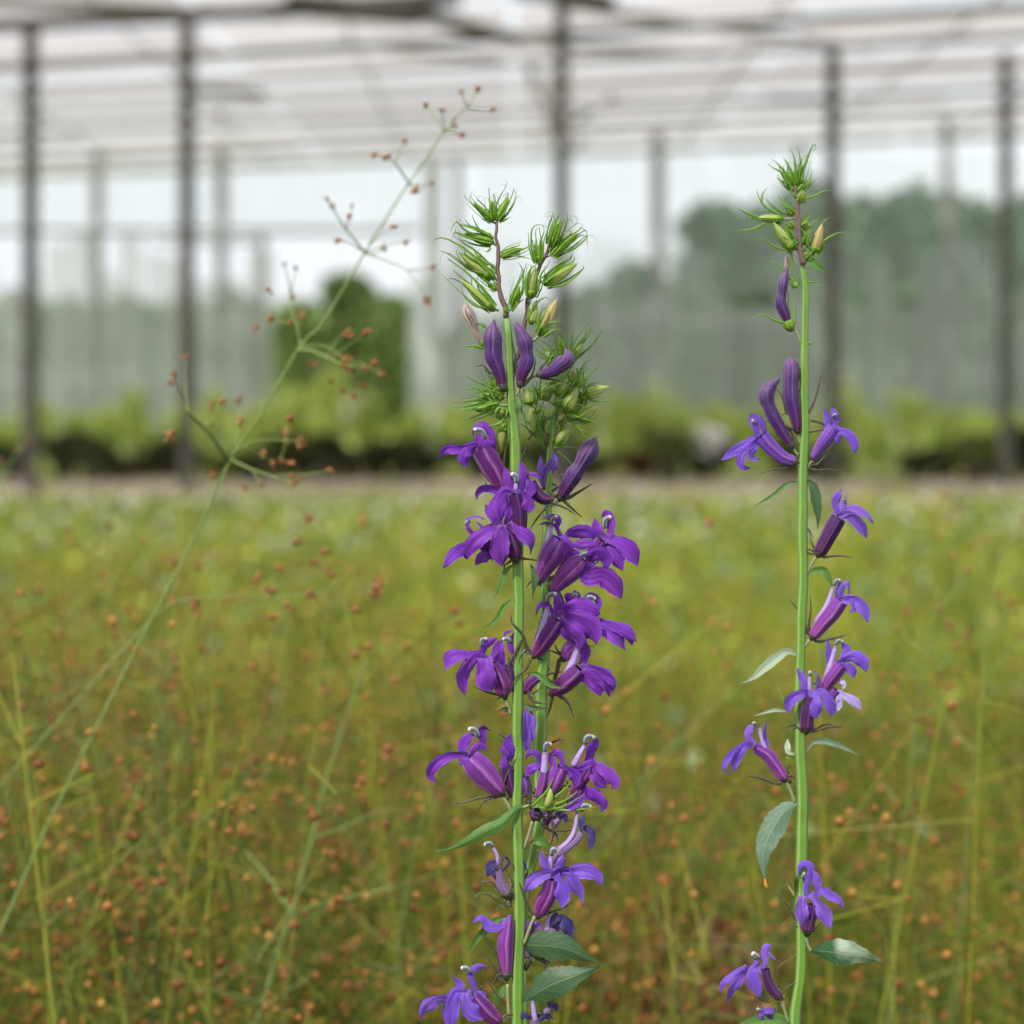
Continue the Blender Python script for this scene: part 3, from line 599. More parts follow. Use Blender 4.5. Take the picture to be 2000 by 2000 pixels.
flower(pA,Z4,tube=[(1040,2010,90),(1050,1950,70),(1045,1890,60)],low=[(60,[(1000,1880),(960,1860),(940,1900)]),(50,[(1100,1900),(1160,1860),(1200,1890)])],col=[(1060,1930),(1045,1840),(1030,1740)],cw=50,tone='petal_wilted',tmat='wilted_tube',dz=10)
leaf(pA,Z4,[(885,1265),(1080,1270),(1280,1290),(1450,1360),(1580,1420)],255,'leaf_dark',z0=10,z1=120,zb=60,fold=-.18,serr=.13,n=66,label='dark toothed leaf, upper of the pair')
leaf(pA,Z4,[(950,1745),(1080,1660),(1230,1580),(1400,1520),(1590,1450)],265,'leaf_dark',z0=10,z1=140,zb=50,fold=-.2,roll=-.25,serr=.14,n=66,label='dark toothed leaf, lower of the pair')
leaf(pA,Z4,[(1010,410),(1100,400),(1200,465)],75,'leaf_mid',z0=-30,z1=-20,serr=.05)
sepal(Z4,[(960,1480),(1050,1360),(1180,1420)],50,pA,'sepal_dark',z0=-20,name='bract')

stem_brown_C=[(880,495,6.5),(905,650,8.5),(918,900,9.6),(930,1100,10.6),(958,1240,12)]
for (u,v,a_) in ((1120,1400,.6),(1000,1370,-.4),(1180,300,.9),(960,700,-.5),(1130,1880,.5)):
    L_=100; flower(pA,Z4,tube=[(u,v,55),(u+math.sin(a_)*L_*.5,v-L_*.5,60),(u+math.sin(a_)*L_,v-L_*.9,45)],low=[(50,[(u+math.sin(a_)*L_,v-L_*.9),(u+math.sin(a_)*L_+40,v-L_*.9-20),(u+math.sin(a_)*L_+55,v-L_*.5)])],up=[(34,[(u+math.sin(a_)*L_,v-L_*.9),(u+math.sin(a_)*L_-10,v-L_*1.3),(u+math.sin(a_)*L_+25,v-L_*1.5)])],tone='petal_wilted',tmat='wilted_tube',dz=-30)
# ================================================================== second lobelia stalk just behind
dB=1.128
pB=tag(empty('lobelia_plant', P(1030,760+HC/(K*dB),dB)), 'lobelia stalk just behind the front one, with pale hairy buds and flowers facing right','lobelia',group='violet lobelia stalks')
Y1=Z1.at(dB); Y2=Z2.at(dB); Y3=Z3.at(dB); Y4=Z4.at(dB)
stem(pB,[(1100,700,5),(1090,760,8),(1083,813,10),(1078,850,11),(1073,906,13),(1071,953,14),(1069,1010,15),(1066,1100,17),(1064,1200,19),(1062,1283,21),(1060,1330,22),(1057,1376,23),(1056,1446,24),(1053,1493,23),(1053,1560,21),(1054,1620,21),(1047,1650,20),(1037,1690,20),(1028,1720,20),(1020,1800,20),(1020,2100,22),(1030,3500,25),(1030,760+HC/(K*dB),28)],dB,nh=1100,n=110)
Bb=lambda F,*a,**k: bud(pB,F,*a,**k)
Bb(Y1,(1300,1640),(1255,1460),90,nsep=6,ext=.5,curl=.2,spread=.1); Bb(Y1,(1365,1650),(1470,1520),105,body='bud_pale',nsep=5,ext=1.2,curl=.2,spread=.3,sep=[(22,[(1350,1620),(1370,1480),(1390,1350)]),(20,[(1430,1560),(1480,1470),(1490,1375)]),(24,[(1420,1640),(1520,1560),(1600,1450)])])
Bb(Y1,(1390,1900),(1375,1760),115,body='bud_olive',nsep=5,ext=.4,spread=.4,sep=[(20,[(1460,1900),(1520,1800),(1640,1710)]),(20,[(1420,1800),(1480,1700),(1550,1670)])])
Bb(Y1,(1200,1650),(1130,1600),90,body='bud_pale',nsep=7,ext=1.0,curl=.3,spread=.4)
Bb(Y1,(1150,1720),(1220,1640),80,body='bud_pale',nsep=6,ext=1.0,curl=.2,spread=.4)
Bb(Y2,(1375,215),(1590,150),110,body='bud_pale',nsep=4,ext=-.25,curl=.2,sep=[(22,[(1360,240),(1480,272),(1625,265)])])
Bb(Y2,(1230,365),(1325,125),135,body='bud_pale',nsep=3,ext=-.35,curl=.1,dz=20,sep=[(22,[(1250,380),(1380,420),(1510,460)])])
Bb(Y2,(1330,425),(1490,320),120,body='bud_pale',nsep=4,ext=-.2,curl=.1,sep=[(24,[(1330,440),(1420,440),(1480,420)]),(18,[(1280,460),(1350,520),(1395,600)])])
Bb(Y2,(1150,650),(1265,480),115,body='bud_pale',nsep=3,ext=-.3,curl=.1,stem=[(1080,700)],sep=[(16,[(1140,660),(1240,655),(1340,670)]),(16,[(1150,690),(1220,745),(1280,805)])])
Bb(Y2,(985,560),(930,280),115,body='bud_pale',nsep=3,ext=-.2,curl=.1,dz=-15); Bb(Y2,(930,300),(905,140),120,body='bud_pale',nsep=4,ext=.1,curl=.3,dz=-15)
Bb(Y2,(1040,260),(1050,150),110,body='bud_olive',nsep=6,ext=.8,curl=.3,spread=.4,dz=-10); Bb(Y2,(1150,230),(1290,60),100,body='bud_pale',nsep=7,ext=.8,curl=.2,spread=.35)
Bb(Y2,(1180,430),(1210,380),110,body='bud_blush',nsep=6,ext=1.6,curl=.3,spread=.5)
for pts,W in (([(960,160),(1080,260),(1190,360),(1290,420),(1430,470)],24),([(1180,380),(1100,470),(1070,520)],40),([(1010,300),(1040,400),(1070,480)],18),([(900,600),(940,540),(860,470),(830,450)],16),([(800,850),(880,700),(930,560)],18),([(1060,560),(1030,430),(1000,380)],16),([(1110,780),(1170,850),(1190,960)],24),([(1060,880),(1100,990),(1130,1060)],24)):
    sepal(Y2,pts,W,pB,'sepal_green' if pts[0][1]<600 else 'sepal_dark',z0=10,z1=20,name='bract')
leaf(pB,Y2,[(1045,680),(1010,560),(985,365)],62,'leaf_mid',z0=20,z1=20,serr=.05)
leaf(pB,Y2,[(1200,400),(1310,440),(1480,425)],50,'leaf_mid',z0=0,z1=20)
flower(pB,Y2,tube=[(1050,1000,60),(1040,900,70),(1120,760,70)],low=[(60,[(1010,950),(1010,840),(1015,720)]),(60,[(1110,880),(1125,790),(1125,700)])],dz=-20,tmat='tube_blue',tone='petal_blue')
petal_bud(pB,Y2,[(1185,1075,80),(1235,980,120),(1290,890,140),(1345,810,118),(1400,720,155),(1440,650,140),(1478,570,8)],dz=30,
  sep=[[(1190,1060),(1110,1060),(1080,1000)],[(1240,1085),(1340,1030),(1450,962)],[(1210,1100),(1280,1170),(1370,1252)],[(1100,1050),(1180,980),(1250,935)]],sw=34,ped=[(1180,1090),(1110,1150)])
flower(pB,Y2,tube=[(990,1790,80),(1050,1660,160),(1120,1540,215),(1180,1430,175)],low=[(110,[(1190,1400),(1235,1480),(1215,1610)])],
  up=[(60,[(1190,1420),(1150,1330),(1165,1270),(1100,1238),(1025,1240)]),(45,[(1145,1330),(1070,1298),(1000,1308)])],col=[(1040,1600),(1075,1450),(1105,1310)],cw=62,
  anther=[(1105,1305),(1115,1260),(1150,1235)],aw=38,dz=20,tmat='tube_lilac',sep=[[(1000,1810),(1050,1690),(1100,1630)]])
flower(pB,Y2,tube=[(1400,1640,70),(1460,1540,110),(1530,1440,120)],
  low=[(130,[(1480,1400),(1390,1370),(1290,1380),(1200,1410)]),(90,[(1470,1450),(1370,1470),(1255,1480)]),(150,[(1590,1430),(1700,1480),(1780,1560),(1832,1655)]),(130,[(1560,1490),(1640,1570),(1700,1700)])],
  up=[(85,[(1540,1410),(1480,1330),(1465,1255)]),(95,[(1580,1420),(1600,1320),(1560,1210),(1520,1250)])],anther=[(1550,1340),(1555,1270),(1605,1240)],aw=48,dz=-15)
flower(pB,Y2,tube=[(1110,1870,80),(1220,1740,170),(1310,1650,190),(1370,1600,130)],
  low=[(175,[(1420,1600),(1480,1560),(1550,1600),(1550,1680)]),(185,[(1410,1760),(1530,1740),(1630,1820),(1695,1930)]),(70,[(1400,1640),(1445,1660),(1400,1720),(1500,1745)])],
  up=[(50,[(1250,1580),(1300,1530),(1350,1545)])],anther=[(1325,1600),(1370,1560),(1425,1552)],aw=52,dz=30,tmat='tube_lilac',sep=[[(1050,1790),(1170,1720),(1280,1590)],[(1060,1800),(1130,1760),(1230,1740)]],sw=34)
flower(pB,Y3,tube=[(960,690,80),(1020,600,135),(1090,490,155),(1160,390,150)],
  low=[(190,[(1230,310),(1360,290),(1510,345)]),(230,[(1200,360),(1320,400),(1430,480),(1480,600)]),(190,[(1170,400),(1250,490),(1330,560),(1350,650)])],
  up=[(65,[(1110,320),(1070,265),(1000,270),(972,350)]),(95,[(1150,340),(1165,230),(1110,130)])],col=[(1000,570),(1045,400),(1075,280)],cw=66,anther=[(1070,240),(1085,185),(1145,168)],aw=48,
  sep=[[(950,700),(1050,735),(1095,830)],[(960,560),(1000,440),(1035,300)],[(930,660),(860,540),(800,430)]],dz=60,tmat='tube_magenta')
flower(pB,Y3,tube=[(1320,560,70),(1400,480,110),(1460,400,110)],
  low=[(120,[(1480,400),(1600,430),(1740,480),(1820,580)]),(170,[(1480,440),(1620,500),(1725,640)]),(80,[(1640,440),(1750,520),(1785,605)])],
  up=[(60,[(1480,330),(1500,240),(1430,180),(1370,205)])],anther=[(1395,250),(1420,200),(1475,215)],aw=50,dz=-20)
flower(pB,Y3,tube=[(1290,330,70),(1285,250,110),(1290,180,100)],up=[(60,[(1320,260),(1320,190),(1290,140)])],low=[(60,[(1250,250),(1240,200),(1260,160)])],anther=[(1280,200),(1300,180),(1320,180)],dz=-10)
flower(pB,Y3,tube=[(1215,710,95),(1250,650,125),(1310,590,130)],dz=0,tmat='tube_lilac',sep=[[(1180,680),(1100,650),(1070,650)],[(1170,720),(1140,820),(1110,920)]])
flower(pB,Y3,tube=[(1110,1000,90),(1190,940,145),(1280,860,160),(1340,800,150)],
  low=[(150,[(1330,840),(1420,890),(1490,950),(1515,1035)]),(130,[(1390,790),(1500,850),(1570,930),(1590,1035)]),(100,[(1470,790),(1570,840),(1635,930),(1610,1035)])],
  up=[(115,[(1365,770),(1385,670),(1405,580)])],col=[(1225,870),(1285,740),(1320,630)],cw=78,anther=[(1375,590),(1395,572)],aw=26,
  sep=[[(1120,1010),(1100,1110),(1072,1205)],[(1170,1020),(1250,1090),(1292,1205)],[(1100,960),(1000,860),(1100,840),(1200,825)]],sw=38,dz=25,tmat='tube_magenta')
sepal(Y3,[(1170,720),(1140,860),(1110,960)],34,pB,'sepal_dark',z0=0,z1=0,name='bract'); sepal(Y3,[(1110,1425),(1160,1400),(1210,1405)],22,pB,'sepal_dark',name='bract')
flower(pB,Y4,tube=[(1130,240,90),(1150,200,90),(1180,170,80)],low=[(100,[(1420,20),(1540,30),(1625,90),(1605,155)]),(60,[(1350,90),(1250,180),(1195,265)])],dz=-5,sep=[[(1150,260),(1200,330),(1190,430)],[(1140,270),(1260,310),(1380,300)]])

rr_=random.Random(5)
for (u,v) in ((1000,200),(1090,120),(1130,300),(1220,240),(1060,420),(1180,520),(1250,300),(1300,380),(1380,300),(1010,480),(1150,60),(1260,90),(1340,160),(960,380)):
    an=rr_.uniform(-.5,2.2); L_=rr_.uniform(70,130); bud(pB,Y2,(u,v),(u+math.sin(an)*L_,v-math.cos(an)*L_),rr_.uniform(60,95),body=rr_.choice(['bud_pale','calyx_green']),nsep=5,ext=rr_.uniform(.5,1.2),curl=.5,spread=.35,dz=rr_.uniform(-50,10),sepmat=rr_.choice(['sepal_pale','sepal_green']))
for k_ in range(14):
    u,v=rr_.uniform(930,1330),rr_.uniform(80,800); an=rr_.uniform(-1.6,1.6); L_=rr_.uniform(90,200)
    if v>560: u=1080+rr_.uniform(-60,60)
    sepal(Y2,[(u,v),(u+math.sin(an)*L_*.5,v-math.cos(an)*L_*.5),(u+math.sin(an+.4)*L_,v-math.cos(an+.4)*L_)],20,pB,'sepal_pale' if v<560 else 'sepal_dark',z0=rr_.uniform(-40,20),name='bract')
for (u,v) in ((640,250),(600,330),(690,150),(650,420),(560,290)):
    an=rr_.uniform(-2.3,-.5); L_=rr_.uniform(80,130); bud(pA,Z2,(u+60,v),(u+60+math.sin(an)*L_,v-math.cos(an)*L_),rr_.uniform(60,85),nsep=6,ext=.9,curl=.4,spread=.4,dz=rr_.uniform(-40,0),sepmat=rr_.choice(['sepal_pale','sepal_green']))
# ================================================================== right lobelia stalk, slightly farther
dC=1.155
pC=tag(empty('lobelia_plant', P(1555,760+HC/(K*dC),dC)), 'separate lobelia stalk on the right with spaced bluer violet flowers and a sparse budding tip','lobelia',group='violet lobelia stalks')
R1=Fr(1370,260,4.83,dC); R2=Fr(1370,650,4.83,dC); R3=Fr(1370,1030,4.83,dC); R4=Fr(1370,1350,4.83,dC); R5=Fr(1370,1650,5.52,dC)
def sr(x0,y0,s,L): return [(x0+a/s,y0+b/s,c) for a,b,c in L]
stem(pC,sr(1370,260,4.83,[(880,500,6),(905,650,8),(918,900,9),(930,1100,10),(960,1250,11),(975,1500,13)])+sr(1370,650,4.83,[(975,0,14),(970,350,15),(975,700,17),(968,1000,18),(960,1300,18),(957,1700,18)])+sr(1370,1030,4.83,[(955,400,18),(950,800,19),(935,1200,18),(925,1650,19)])+sr(1370,1350,4.83,[(935,500,20),(948,800,21),(950,1300,22),(935,1800,22)])+sr(1370,1650,5.52,[(1080,300,22),(1070,700,21),(1080,1200,21),(1060,1500,20),(1010,1932,19)])+[(1540,2300,20),(1530,3500,24),(1555,760+HC/(K*dC),28)],dC,nh=700,n=130)
stem(pC,[(1370+a/4.83,260+b/4.83,c) for a,b,c in stem_brown_C],dC-.0012,'raceme_stalk','stem_brown',ridges=4,nh=80,n=30)
G=lambda *a,**k: bud(pC,R1,*a,**k)
G((865,500),(800,360),120,nsep=6,ext=.6,curl=.8,spread=.25,sep=[(24,[(820,430),(740,360),(670,325),(620,285)]),(30,[(860,400),(820,310),(770,225)]),(18,[(800,380),(730,300),(660,240)]),(24,[(820,480),(760,450),(700,415)])])
G((915,480),(960,300),95,nsep=4,ext=.6,curl=.7,dz=10,sep=[(26,[(930,400),(935,250),(900,120)]),(22,[(880,420),(880,260),(830,130)]),(26,[(960,360),(1010,210),(1060,105),(1080,140),(1040,180)]),(26,[(980,540),(1025,440),(1045,345)])])
G((890,520),(885,330),100,nsep=7,ext=.35,curl=.7,sw=30,spread=.2,dz=-15); G((880,540),(800,440),80,nsep=5,ext=.8,spread=.3,sw=26); G((900,560),(980,450),80,nsep=5,ext=.7,spread=.3,sw=26)
G((880,760),(790,700),80,nsep=5,ext=1.0,spread=.4,sw=28,dz=-10); G((930,900),(1010,830),85,nsep=5,ext=.9,spread=.4,sw=28,dz=-10); G((900,1010),(820,1060),90,nsep=5,ext=.7,spread=.4,sw=28); G((960,1180),(1030,1120),90,nsep=5,ext=.7,spread=.4,sw=28)
G((840,1000),(780,960),90,nsep=5,ext=.8,spread=.4,sw=26); G((960,1050),(1010,960),90,nsep=5,ext=.6,spread=.3,sw=26)
G((925,650),(965,540),110,body='bud_olive',nsep=3,ext=.2,dz=20,sep=[(26,[(940,620),(1060,590),(1160,545),(1260,545)]),(22,[(900,600),(850,560),(840,500)])])
G((760,810),(500,800),100,body='bud_pale',nsep=4,ext=.3,curl=.4,stem=[(905,805)],sep=[(26,[(720,760),(600,690),(540,600),(520,525)]),(20,[(570,660),(580,570),(628,510)]),(26,[(760,740),(680,690),(600,610)]),(26,[(600,850),(490,905),(330,920)]),(22,[(560,830),(430,760),(335,705)]),(22,[(540,790),(450,760),(370,720)])])
G((860,1095),(680,840),115,body='bud_pale',nsep=4,ext=-.1,curl=.3,dz=30,stem=[(930,1100)],sep=[(26,[(800,1110),(690,1070),(590,1000),(500,1000)]),(26,[(790,870),(830,980),(880,1060)])])
G((1065,1130),(1140,850),118,body='bud_blush',nsep=4,ext=-.3,curl=.2,dz=10,stem=[(950,1100)],sep=[(26,[(1110,1090),(1180,1000),(1290,945),(1390,935)]),(20,[(1130,870),(1170,820),(1215,795)]),(22,[(1080,1130),(1095,1180),(1090,1240)]),(26,[(1010,1060),(980,950),(920,880)])])
G((830,850),(880,900),90,nsep=3,ext=.4,dz=-10); G((1000,980),(990,910),90,nsep=2,ext=.1,dz=-20)
leaf(pC,R1,[(960,1150),(1040,1210),(1110,1270),(1190,1315)],85,'leaf_mid',serr=.04)
sepal(R1,[(850,1110),(870,1280),(890,1420)],34,pC,'sepal_green',name='bract'); sepal(R1,[(975,1430),(1000,1412),(1070,1405),(1150,1445)],22,pC,'sepal_green',name='bract'); sepal(R1,[(880,1400),(790,1330),(720,1235),(635,1215)],26,pC,'sepal_green',name='bract')
bud(pC,R1,(890,1460),(880,1400),80,nsep=5,ext=1.,spread=.4)
petal_bud(pC,R1,[(828,1815,45),(780,1700,95),(745,1600,105),(760,1520,75),(765,1440,95),(790,1340,60),(815,1270,6)],dz=15,mat='bud_purple',sep=[[(800,1800),(690,1765),(570,1710),(480,1765)],[(880,1790),(880,1620),(870,1480)],[(840,1800),(820,1600),(815,1480)]],sepmat='sepal_green',calyx=95,ped=[(860,1840),(910,1900),(950,2010)])
petal_bud(pC,R1,[(800,1290,40),(810,1220,50),(800,1150,8)],dz=-15,mat='bud_mauve',calyx=0)
sepal(R2,[(1045,80),(1020,100),(900,70)],22,pC,'sepal_green',name='bract')
petal_bud(pC,R2,[(905,915,80),(880,780,110),(850,620,145),(845,480,140),(850,380,160),(845,290,140),(835,235,60)],dz=20,sep=[[(840,900),(700,830),(585,790)],[(800,770),(760,610),(700,520)],[(950,860),(880,770),(730,770)],[(920,560),(935,520),(940,500)]],ped=[(905,915),(930,1050)])
petal_bud(pC,R2,[(840,1060,70),(760,930,105),(680,790,125),(635,690,120),(610,600,150),(650,510,120),(740,430,15)],dz=0,sep=[[(860,1060),(760,1000),(690,940)],[(850,1060),(840,930),(600,830)]],ped=[(840,1060),(930,1180)])
flower(pC,R2,tube=[(885,1215,90),(770,1180,120),(650,1080,140),(560,975,145)],
  low=[(90,[(520,970),(410,1050),(300,1120),(180,1205)]),(80,[(480,1050),(390,1130),(370,1230),(410,1275),(490,1270)]),(120,[(530,1020),(470,1100),(480,1180),(550,1195)])],
  up=[(95,[(540,960),(500,870),(490,790),(440,840)]),(65,[(590,920),(575,840),(550,780)])],anther=[(500,850),(480,825)],aw=32,tone='petal_blue',tmat='tube_blue',sep=[[(830,1270),(680,1290),(540,1335)],[(840,1230),(740,1100),(630,930)]],ped=[(890,1220),(940,1280)],dz=15)
flower(pC,R2,tube=[(1050,1185,65),(1110,1090,100),(1190,980,130),(1250,890,120)],
  low=[(95,[(1300,920),(1380,950),(1440,1040),(1450,1140)]),(90,[(1240,930),(1280,980),(1310,1045)])],up=[(75,[(1180,920),(1185,810),(1150,710)]),(90,[(1260,900),(1275,780),(1220,700)])],
  anther=[(1240,790),(1265,765)],aw=32,tone='petal_blue',tmat='tube_blue',sep=[[(1030,1290),(1200,1292),(1385,1305)],[(1080,1250),(1190,1140),(1300,1030)],[(1010,940),(1150,915),(1330,912)],[(1030,830),(1150,870),(1290,1020)],[(960,820),(1060,660),(1140,370)]],ped=[(1050,1200),(990,1290)],dz=10)
leaf(pC,R2,[(910,1410),(820,1420),(690,1520),(580,1590),(490,1640)],40,'leaf_mid'); leaf(pC,R2,[(950,1370),(1050,1450),(1085,1600),(1100,1740),(1095,1860)],105,'leaf_dark',serr=.04,z1=20)
sepal(R2,[(930,1840),(1010,1850),(1060,1950)],22,pC,name='bract')
flower(pC,R3,tube=[(1110,245,125),(1170,130,140),(1240,0,150),(1290,-90,145)],
  low=[(120,[(1290,-110),(1400,-110),(1500,-20),(1560,100)]),(110,[(1330,-120),(1430,-170),(1560,-120),(1620,-40)])],up=[(95,[(1290,-120),(1265,-240),(1320,-360)]),(60,[(1320,-130),(1350,-230),(1360,-300)])],
  anther=[(1345,-270),(1350,-250)],aw=32,tone='petal_blue',tmat='tube_dark',sep=[[(1150,280),(1300,268),(1450,290)],[(1090,250),(1040,130),(1010,20)]],ped=[(1080,280),(1020,380),(990,460)],dz=20)
leaf(pC,R3,[(1000,440),(1050,415),(1150,410),(1200,480),(1245,580)],85,'leaf_mid',serr=.04,zb=20)
flower(pC,R3,tube=[(1050,1035,100),(1130,920,140),(1230,800,160),(1310,690,150)],
  low=[(85,[(1320,670),(1420,670),(1460,740),(1400,810)]),(110,[(1340,690),(1450,690),(1540,790),(1570,900)])],up=[(55,[(1310,640),(1340,540),(1390,510),(1400,570),(1390,640)]),(90,[(1290,660),(1300,560),(1310,500)])],
  col=[(1080,900),(1180,740),(1245,560)],cw=55,anther=[(1250,550),(1270,505),(1310,500)],aw=42,tone='petal_blue',tmat='tube_lilac',sep=[[(1000,990),(920,800),(825,675)],[(1100,1075),(1240,1045),(1390,1012)],[(1020,940),(1035,780),(1030,630)]],sw=32,ped=[(1020,1060),(960,1150),(930,1230)],dz=20)
leaf(pC,R3,[(920,1215),(800,1170),(640,1280),(480,1420),(340,1482)],100,'leaf_pale',serr=.04,z1=60,label='pale underside of a curled narrow leaf')
flower(pC,R3,tube=[(1150,1540,75),(1220,1420,135),(1320,1290,140)],low=[(130,[(1330,1260),(1430,1220),(1520,1270),(1560,1370)]),(100,[(1300,1300),(1400,1330),(1450,1420)])],
  up=[(90,[(1330,1250),(1360,1150),(1310,1080)]),(60,[(1190,1350),(1195,1170),(1190,1050)])],col=[(1170,1450),(1220,1280),(1270,1120)],cw=62,anther=[(1265,1110),(1290,1070),(1330,1080)],aw=40,tone='petal_blue',tmat='tube_lilac',dz=-5)
flower(pC,R3,tube=[(1190,1650,60),(1230,1590,80),(1270,1530,80)],low=[(70,[(1300,1560),(1290,1680),(1230,1750)]),(90,[(1350,1590),(1440,1640),(1520,1720)]),(50,[(1280,1440),(1340,1470),(1330,1530)])],tone='petal_lilac',tmat='tube_lilac',dz=-30)
flower(pC,R3,tube=[(990,1905,130),(992,1800,125),(1005,1700,120),(1030,1590,110)],
  low=[(110,[(980,1560),(890,1590),(830,1660),(815,1760)]),(120,[(1130,1550),(1190,1630),(1230,1720),(1225,1790)]),(155,[(1055,1530),(1055,1640),(1080,1810)])],
  up=[(85,[(965,1550),(950,1440),(905,1330)]),(65,[(1095,1530),(1110,1420),(1060,1345)])],col=[(1020,1550),(1022,1390)],cw=45,anther=[(1020,1400),(1025,1360)],aw=40,tone='petal_blue',tmat='tube_dark',
  sep=[[(960,1930),(870,1860),(760,1900)],[(1040,1920),(1180,1860),(1260,1880)],[(1040,1930),(1200,1890),(1360,1880)]],dz=60)
leaf(pC,R3,[(820,1740),(680,1725),(490,1780)],36,'leaf_pale',serr=.02); sepal(R3,[(810,1690),(750,1590),(715,1475)],30,pC,'sepal_green',name='bract')
flower(pC,R4,tube=[(785,830,90),(710,720,115),(620,600,120),(510,530,100)],
  low=[(60,[(430,480),(320,560),(240,650),(215,730),(285,785)]),(105,[(410,510),(340,610),(310,690),(315,760)])],
  up=[(75,[(610,540),(600,400),(605,285)]),(80,[(490,500),(440,420),(470,345),(525,340)])],col=[(730,740),(630,610),(575,460),(550,350)],cw=56,anther=[(520,310),(485,295)],aw=34,tone='petal_blue',tmat='tube_lilac',
  sep=[[(720,870),(560,820),(415,792)],[(840,860),(800,760),(845,670)]],sw=34,ped=[(800,850),(850,960),(880,1050)],dz=15)
leaf(pC,R4,[(920,1050),(800,1110),(690,1260),(600,1450),(580,1600),(600,1790)],235,'leaf_grey',roll=.3,n=60,serr=.12,fold=-.2,z1=50,label='drooping grey-green leaf with orange tip')
mb=MB(); sweep(mb,curve(R4,[(598,1770),(605,1820),(620,1865)],50,52,0,8),R4.u*np.array([8,9,10,13,15,15,12,4]),seg=9); simple('dry_tip',(.65,.27,.03),.5,.2); mb.build('leaf_tip',M['dry_tip'],pC)
leaf(pC,R4,[(990,570),(1070,475),(1240,490),(1440,580),(1500,620)],62,'leaf_grey',serr=.03); leaf(pC,R4,[(810,450),(820,570),(895,590)],60,'leaf_pale',serr=.03,n=14); sepal(R4,[(800,640),(860,640),(890,570)],34,pC,'sepal_green',name='bract')
flower(pC,R5,tube=[(1140,925,165),(1160,830,140),(1190,740,125),(1200,640,110)],
  low=[(110,[(1280,490),(1390,550),(1490,610),(1525,700)]),(155,[(1095,550),(1080,680),(1100,880)]),(155,[(1180,520),(1260,630),(1345,770),(1375,920)])],
  up=[(85,[(1130,540),(1140,400),(1190,260),(1120,200),(1060,240),(1045,335)]),(125,[(1255,500),(1230,390),(1180,265)])],anther=[(1080,360),(1110,305)],aw=34,tone='petal_blue',tmat='tube_dark',
  sep=[[(1010,800),(900,620),(755,480)],[(1070,900),(960,860),(850,848)],[(1220,900),(1270,860),(1305,815)]],ped=[(1120,930),(1140,1060),(1180,1150)],sw=22,dz=50)
sepal(R5,[(1010,545),(970,490),(925,425)],26,pC,'bud_pale',name='bract')
flower(pC,R5,tube=[(845,1645,110),(770,1570,110),(710,1450,100),(690,1340,90)],
  low=[(85,[(490,1310),(350,1390),(230,1490),(205,1600)]),(130,[(500,1330),(420,1430),(330,1560),(280,1690)]),(155,[(560,1340),(560,1430),(590,1540),(630,1650)])],
  up=[(95,[(670,1330),(680,1200),(700,1100),(760,1090)]),(24,[(720,1160),(770,1210),(810,1250)]),(60,[(560,1330),(590,1240),(620,1180)])],anther=[(620,1220),(545,1165)],aw=70,tone='petal_blue',tmat='tube_dark',
  sep=[[(740,1710),(560,1640),(440,1565)],[(830,1560),(830,1330),(1020,1190)],[(880,1600),(950,1520),(1075,1480)]],sw=18,ped=[(860,1670),(900,1800),(940,1920)],dz=30)
flower(pC,R5,tube=[(760,1900,50),(740,1860,60),(720,1830,60)],low=[(80,[(640,1820),(700,1790),(790,1800)]),(60,[(650,1790),(640,1850),(680,1860)])],anther=[(640,1790),(600,1765)],aw=36,tone='petal_blue',dz=10)
leaf(pC,R5,[(1010,2010),(860,1900),(640,1910),(440,1960),(230,1970)],170,'leaf_mid',z0=0,z1=80,fold=.2,roll=.3)
leaf(pC,R5,[(1175,1140),(1350,1150),(1550,1170),(1750,1200),(1960,1260)],300,'leaf_spotted',z0=0,z1=80,fold=-.15,serr=.05,roll=.2,label='dark spotted leaf on the right')
# ------------------------------------------------------------------ the setting
def plane(name, x0,x1,y0,y1,z, mat, kind='structure'):
    mb=MB(); nx,ny=24,24
    xs=np.linspace(x0,x1,nx); ys=np.linspace(y0,y1,ny)
    mb.grid([[(x,y,z) for x in xs] for y in ys],ys*0,xs*0)
    o=mb.build(name,mat); tag(o,kind=kind); return o
def ground_mat():
    m,nt=nodes('ground')
    n=noise(nt,.9,5); c=ramp(nt,n,[(.3,(.030,.024,.014)),(.55,(.055,.060,.018)),(.75,(.09,.10,.025))])
    finish(nt,c,.9,bump=noise(nt,30,4),bstr=.6,bdist=.02)
ground_mat()
plane('ground',-500,500,-20,900,0,M['ground'])
def path_mat():
    m,nt=nodes('path'); n=noise(nt,1.3,4); c=ramp(nt,n,[(.35,(.16,.17,.06)),(.5,(.42,.34,.27)),(.65,(.48,.40,.33)),(.8,(.16,.15,.06))]); finish(nt,c,.9,bump=noise(nt,40,4),bstr=.4,bdist=.01)
path_mat(); simple('lawn',(.26,.34,.06),.9,var=(.36,.40,.09),sc_=.8)  # lawn tone raised along with the shrubs, offsetting roof shade by colour
plane('path',-24,24,17.2,28.2,.004,M['path']); plane('lawn',-60,60,29.5,140,.004,M['lawn'])

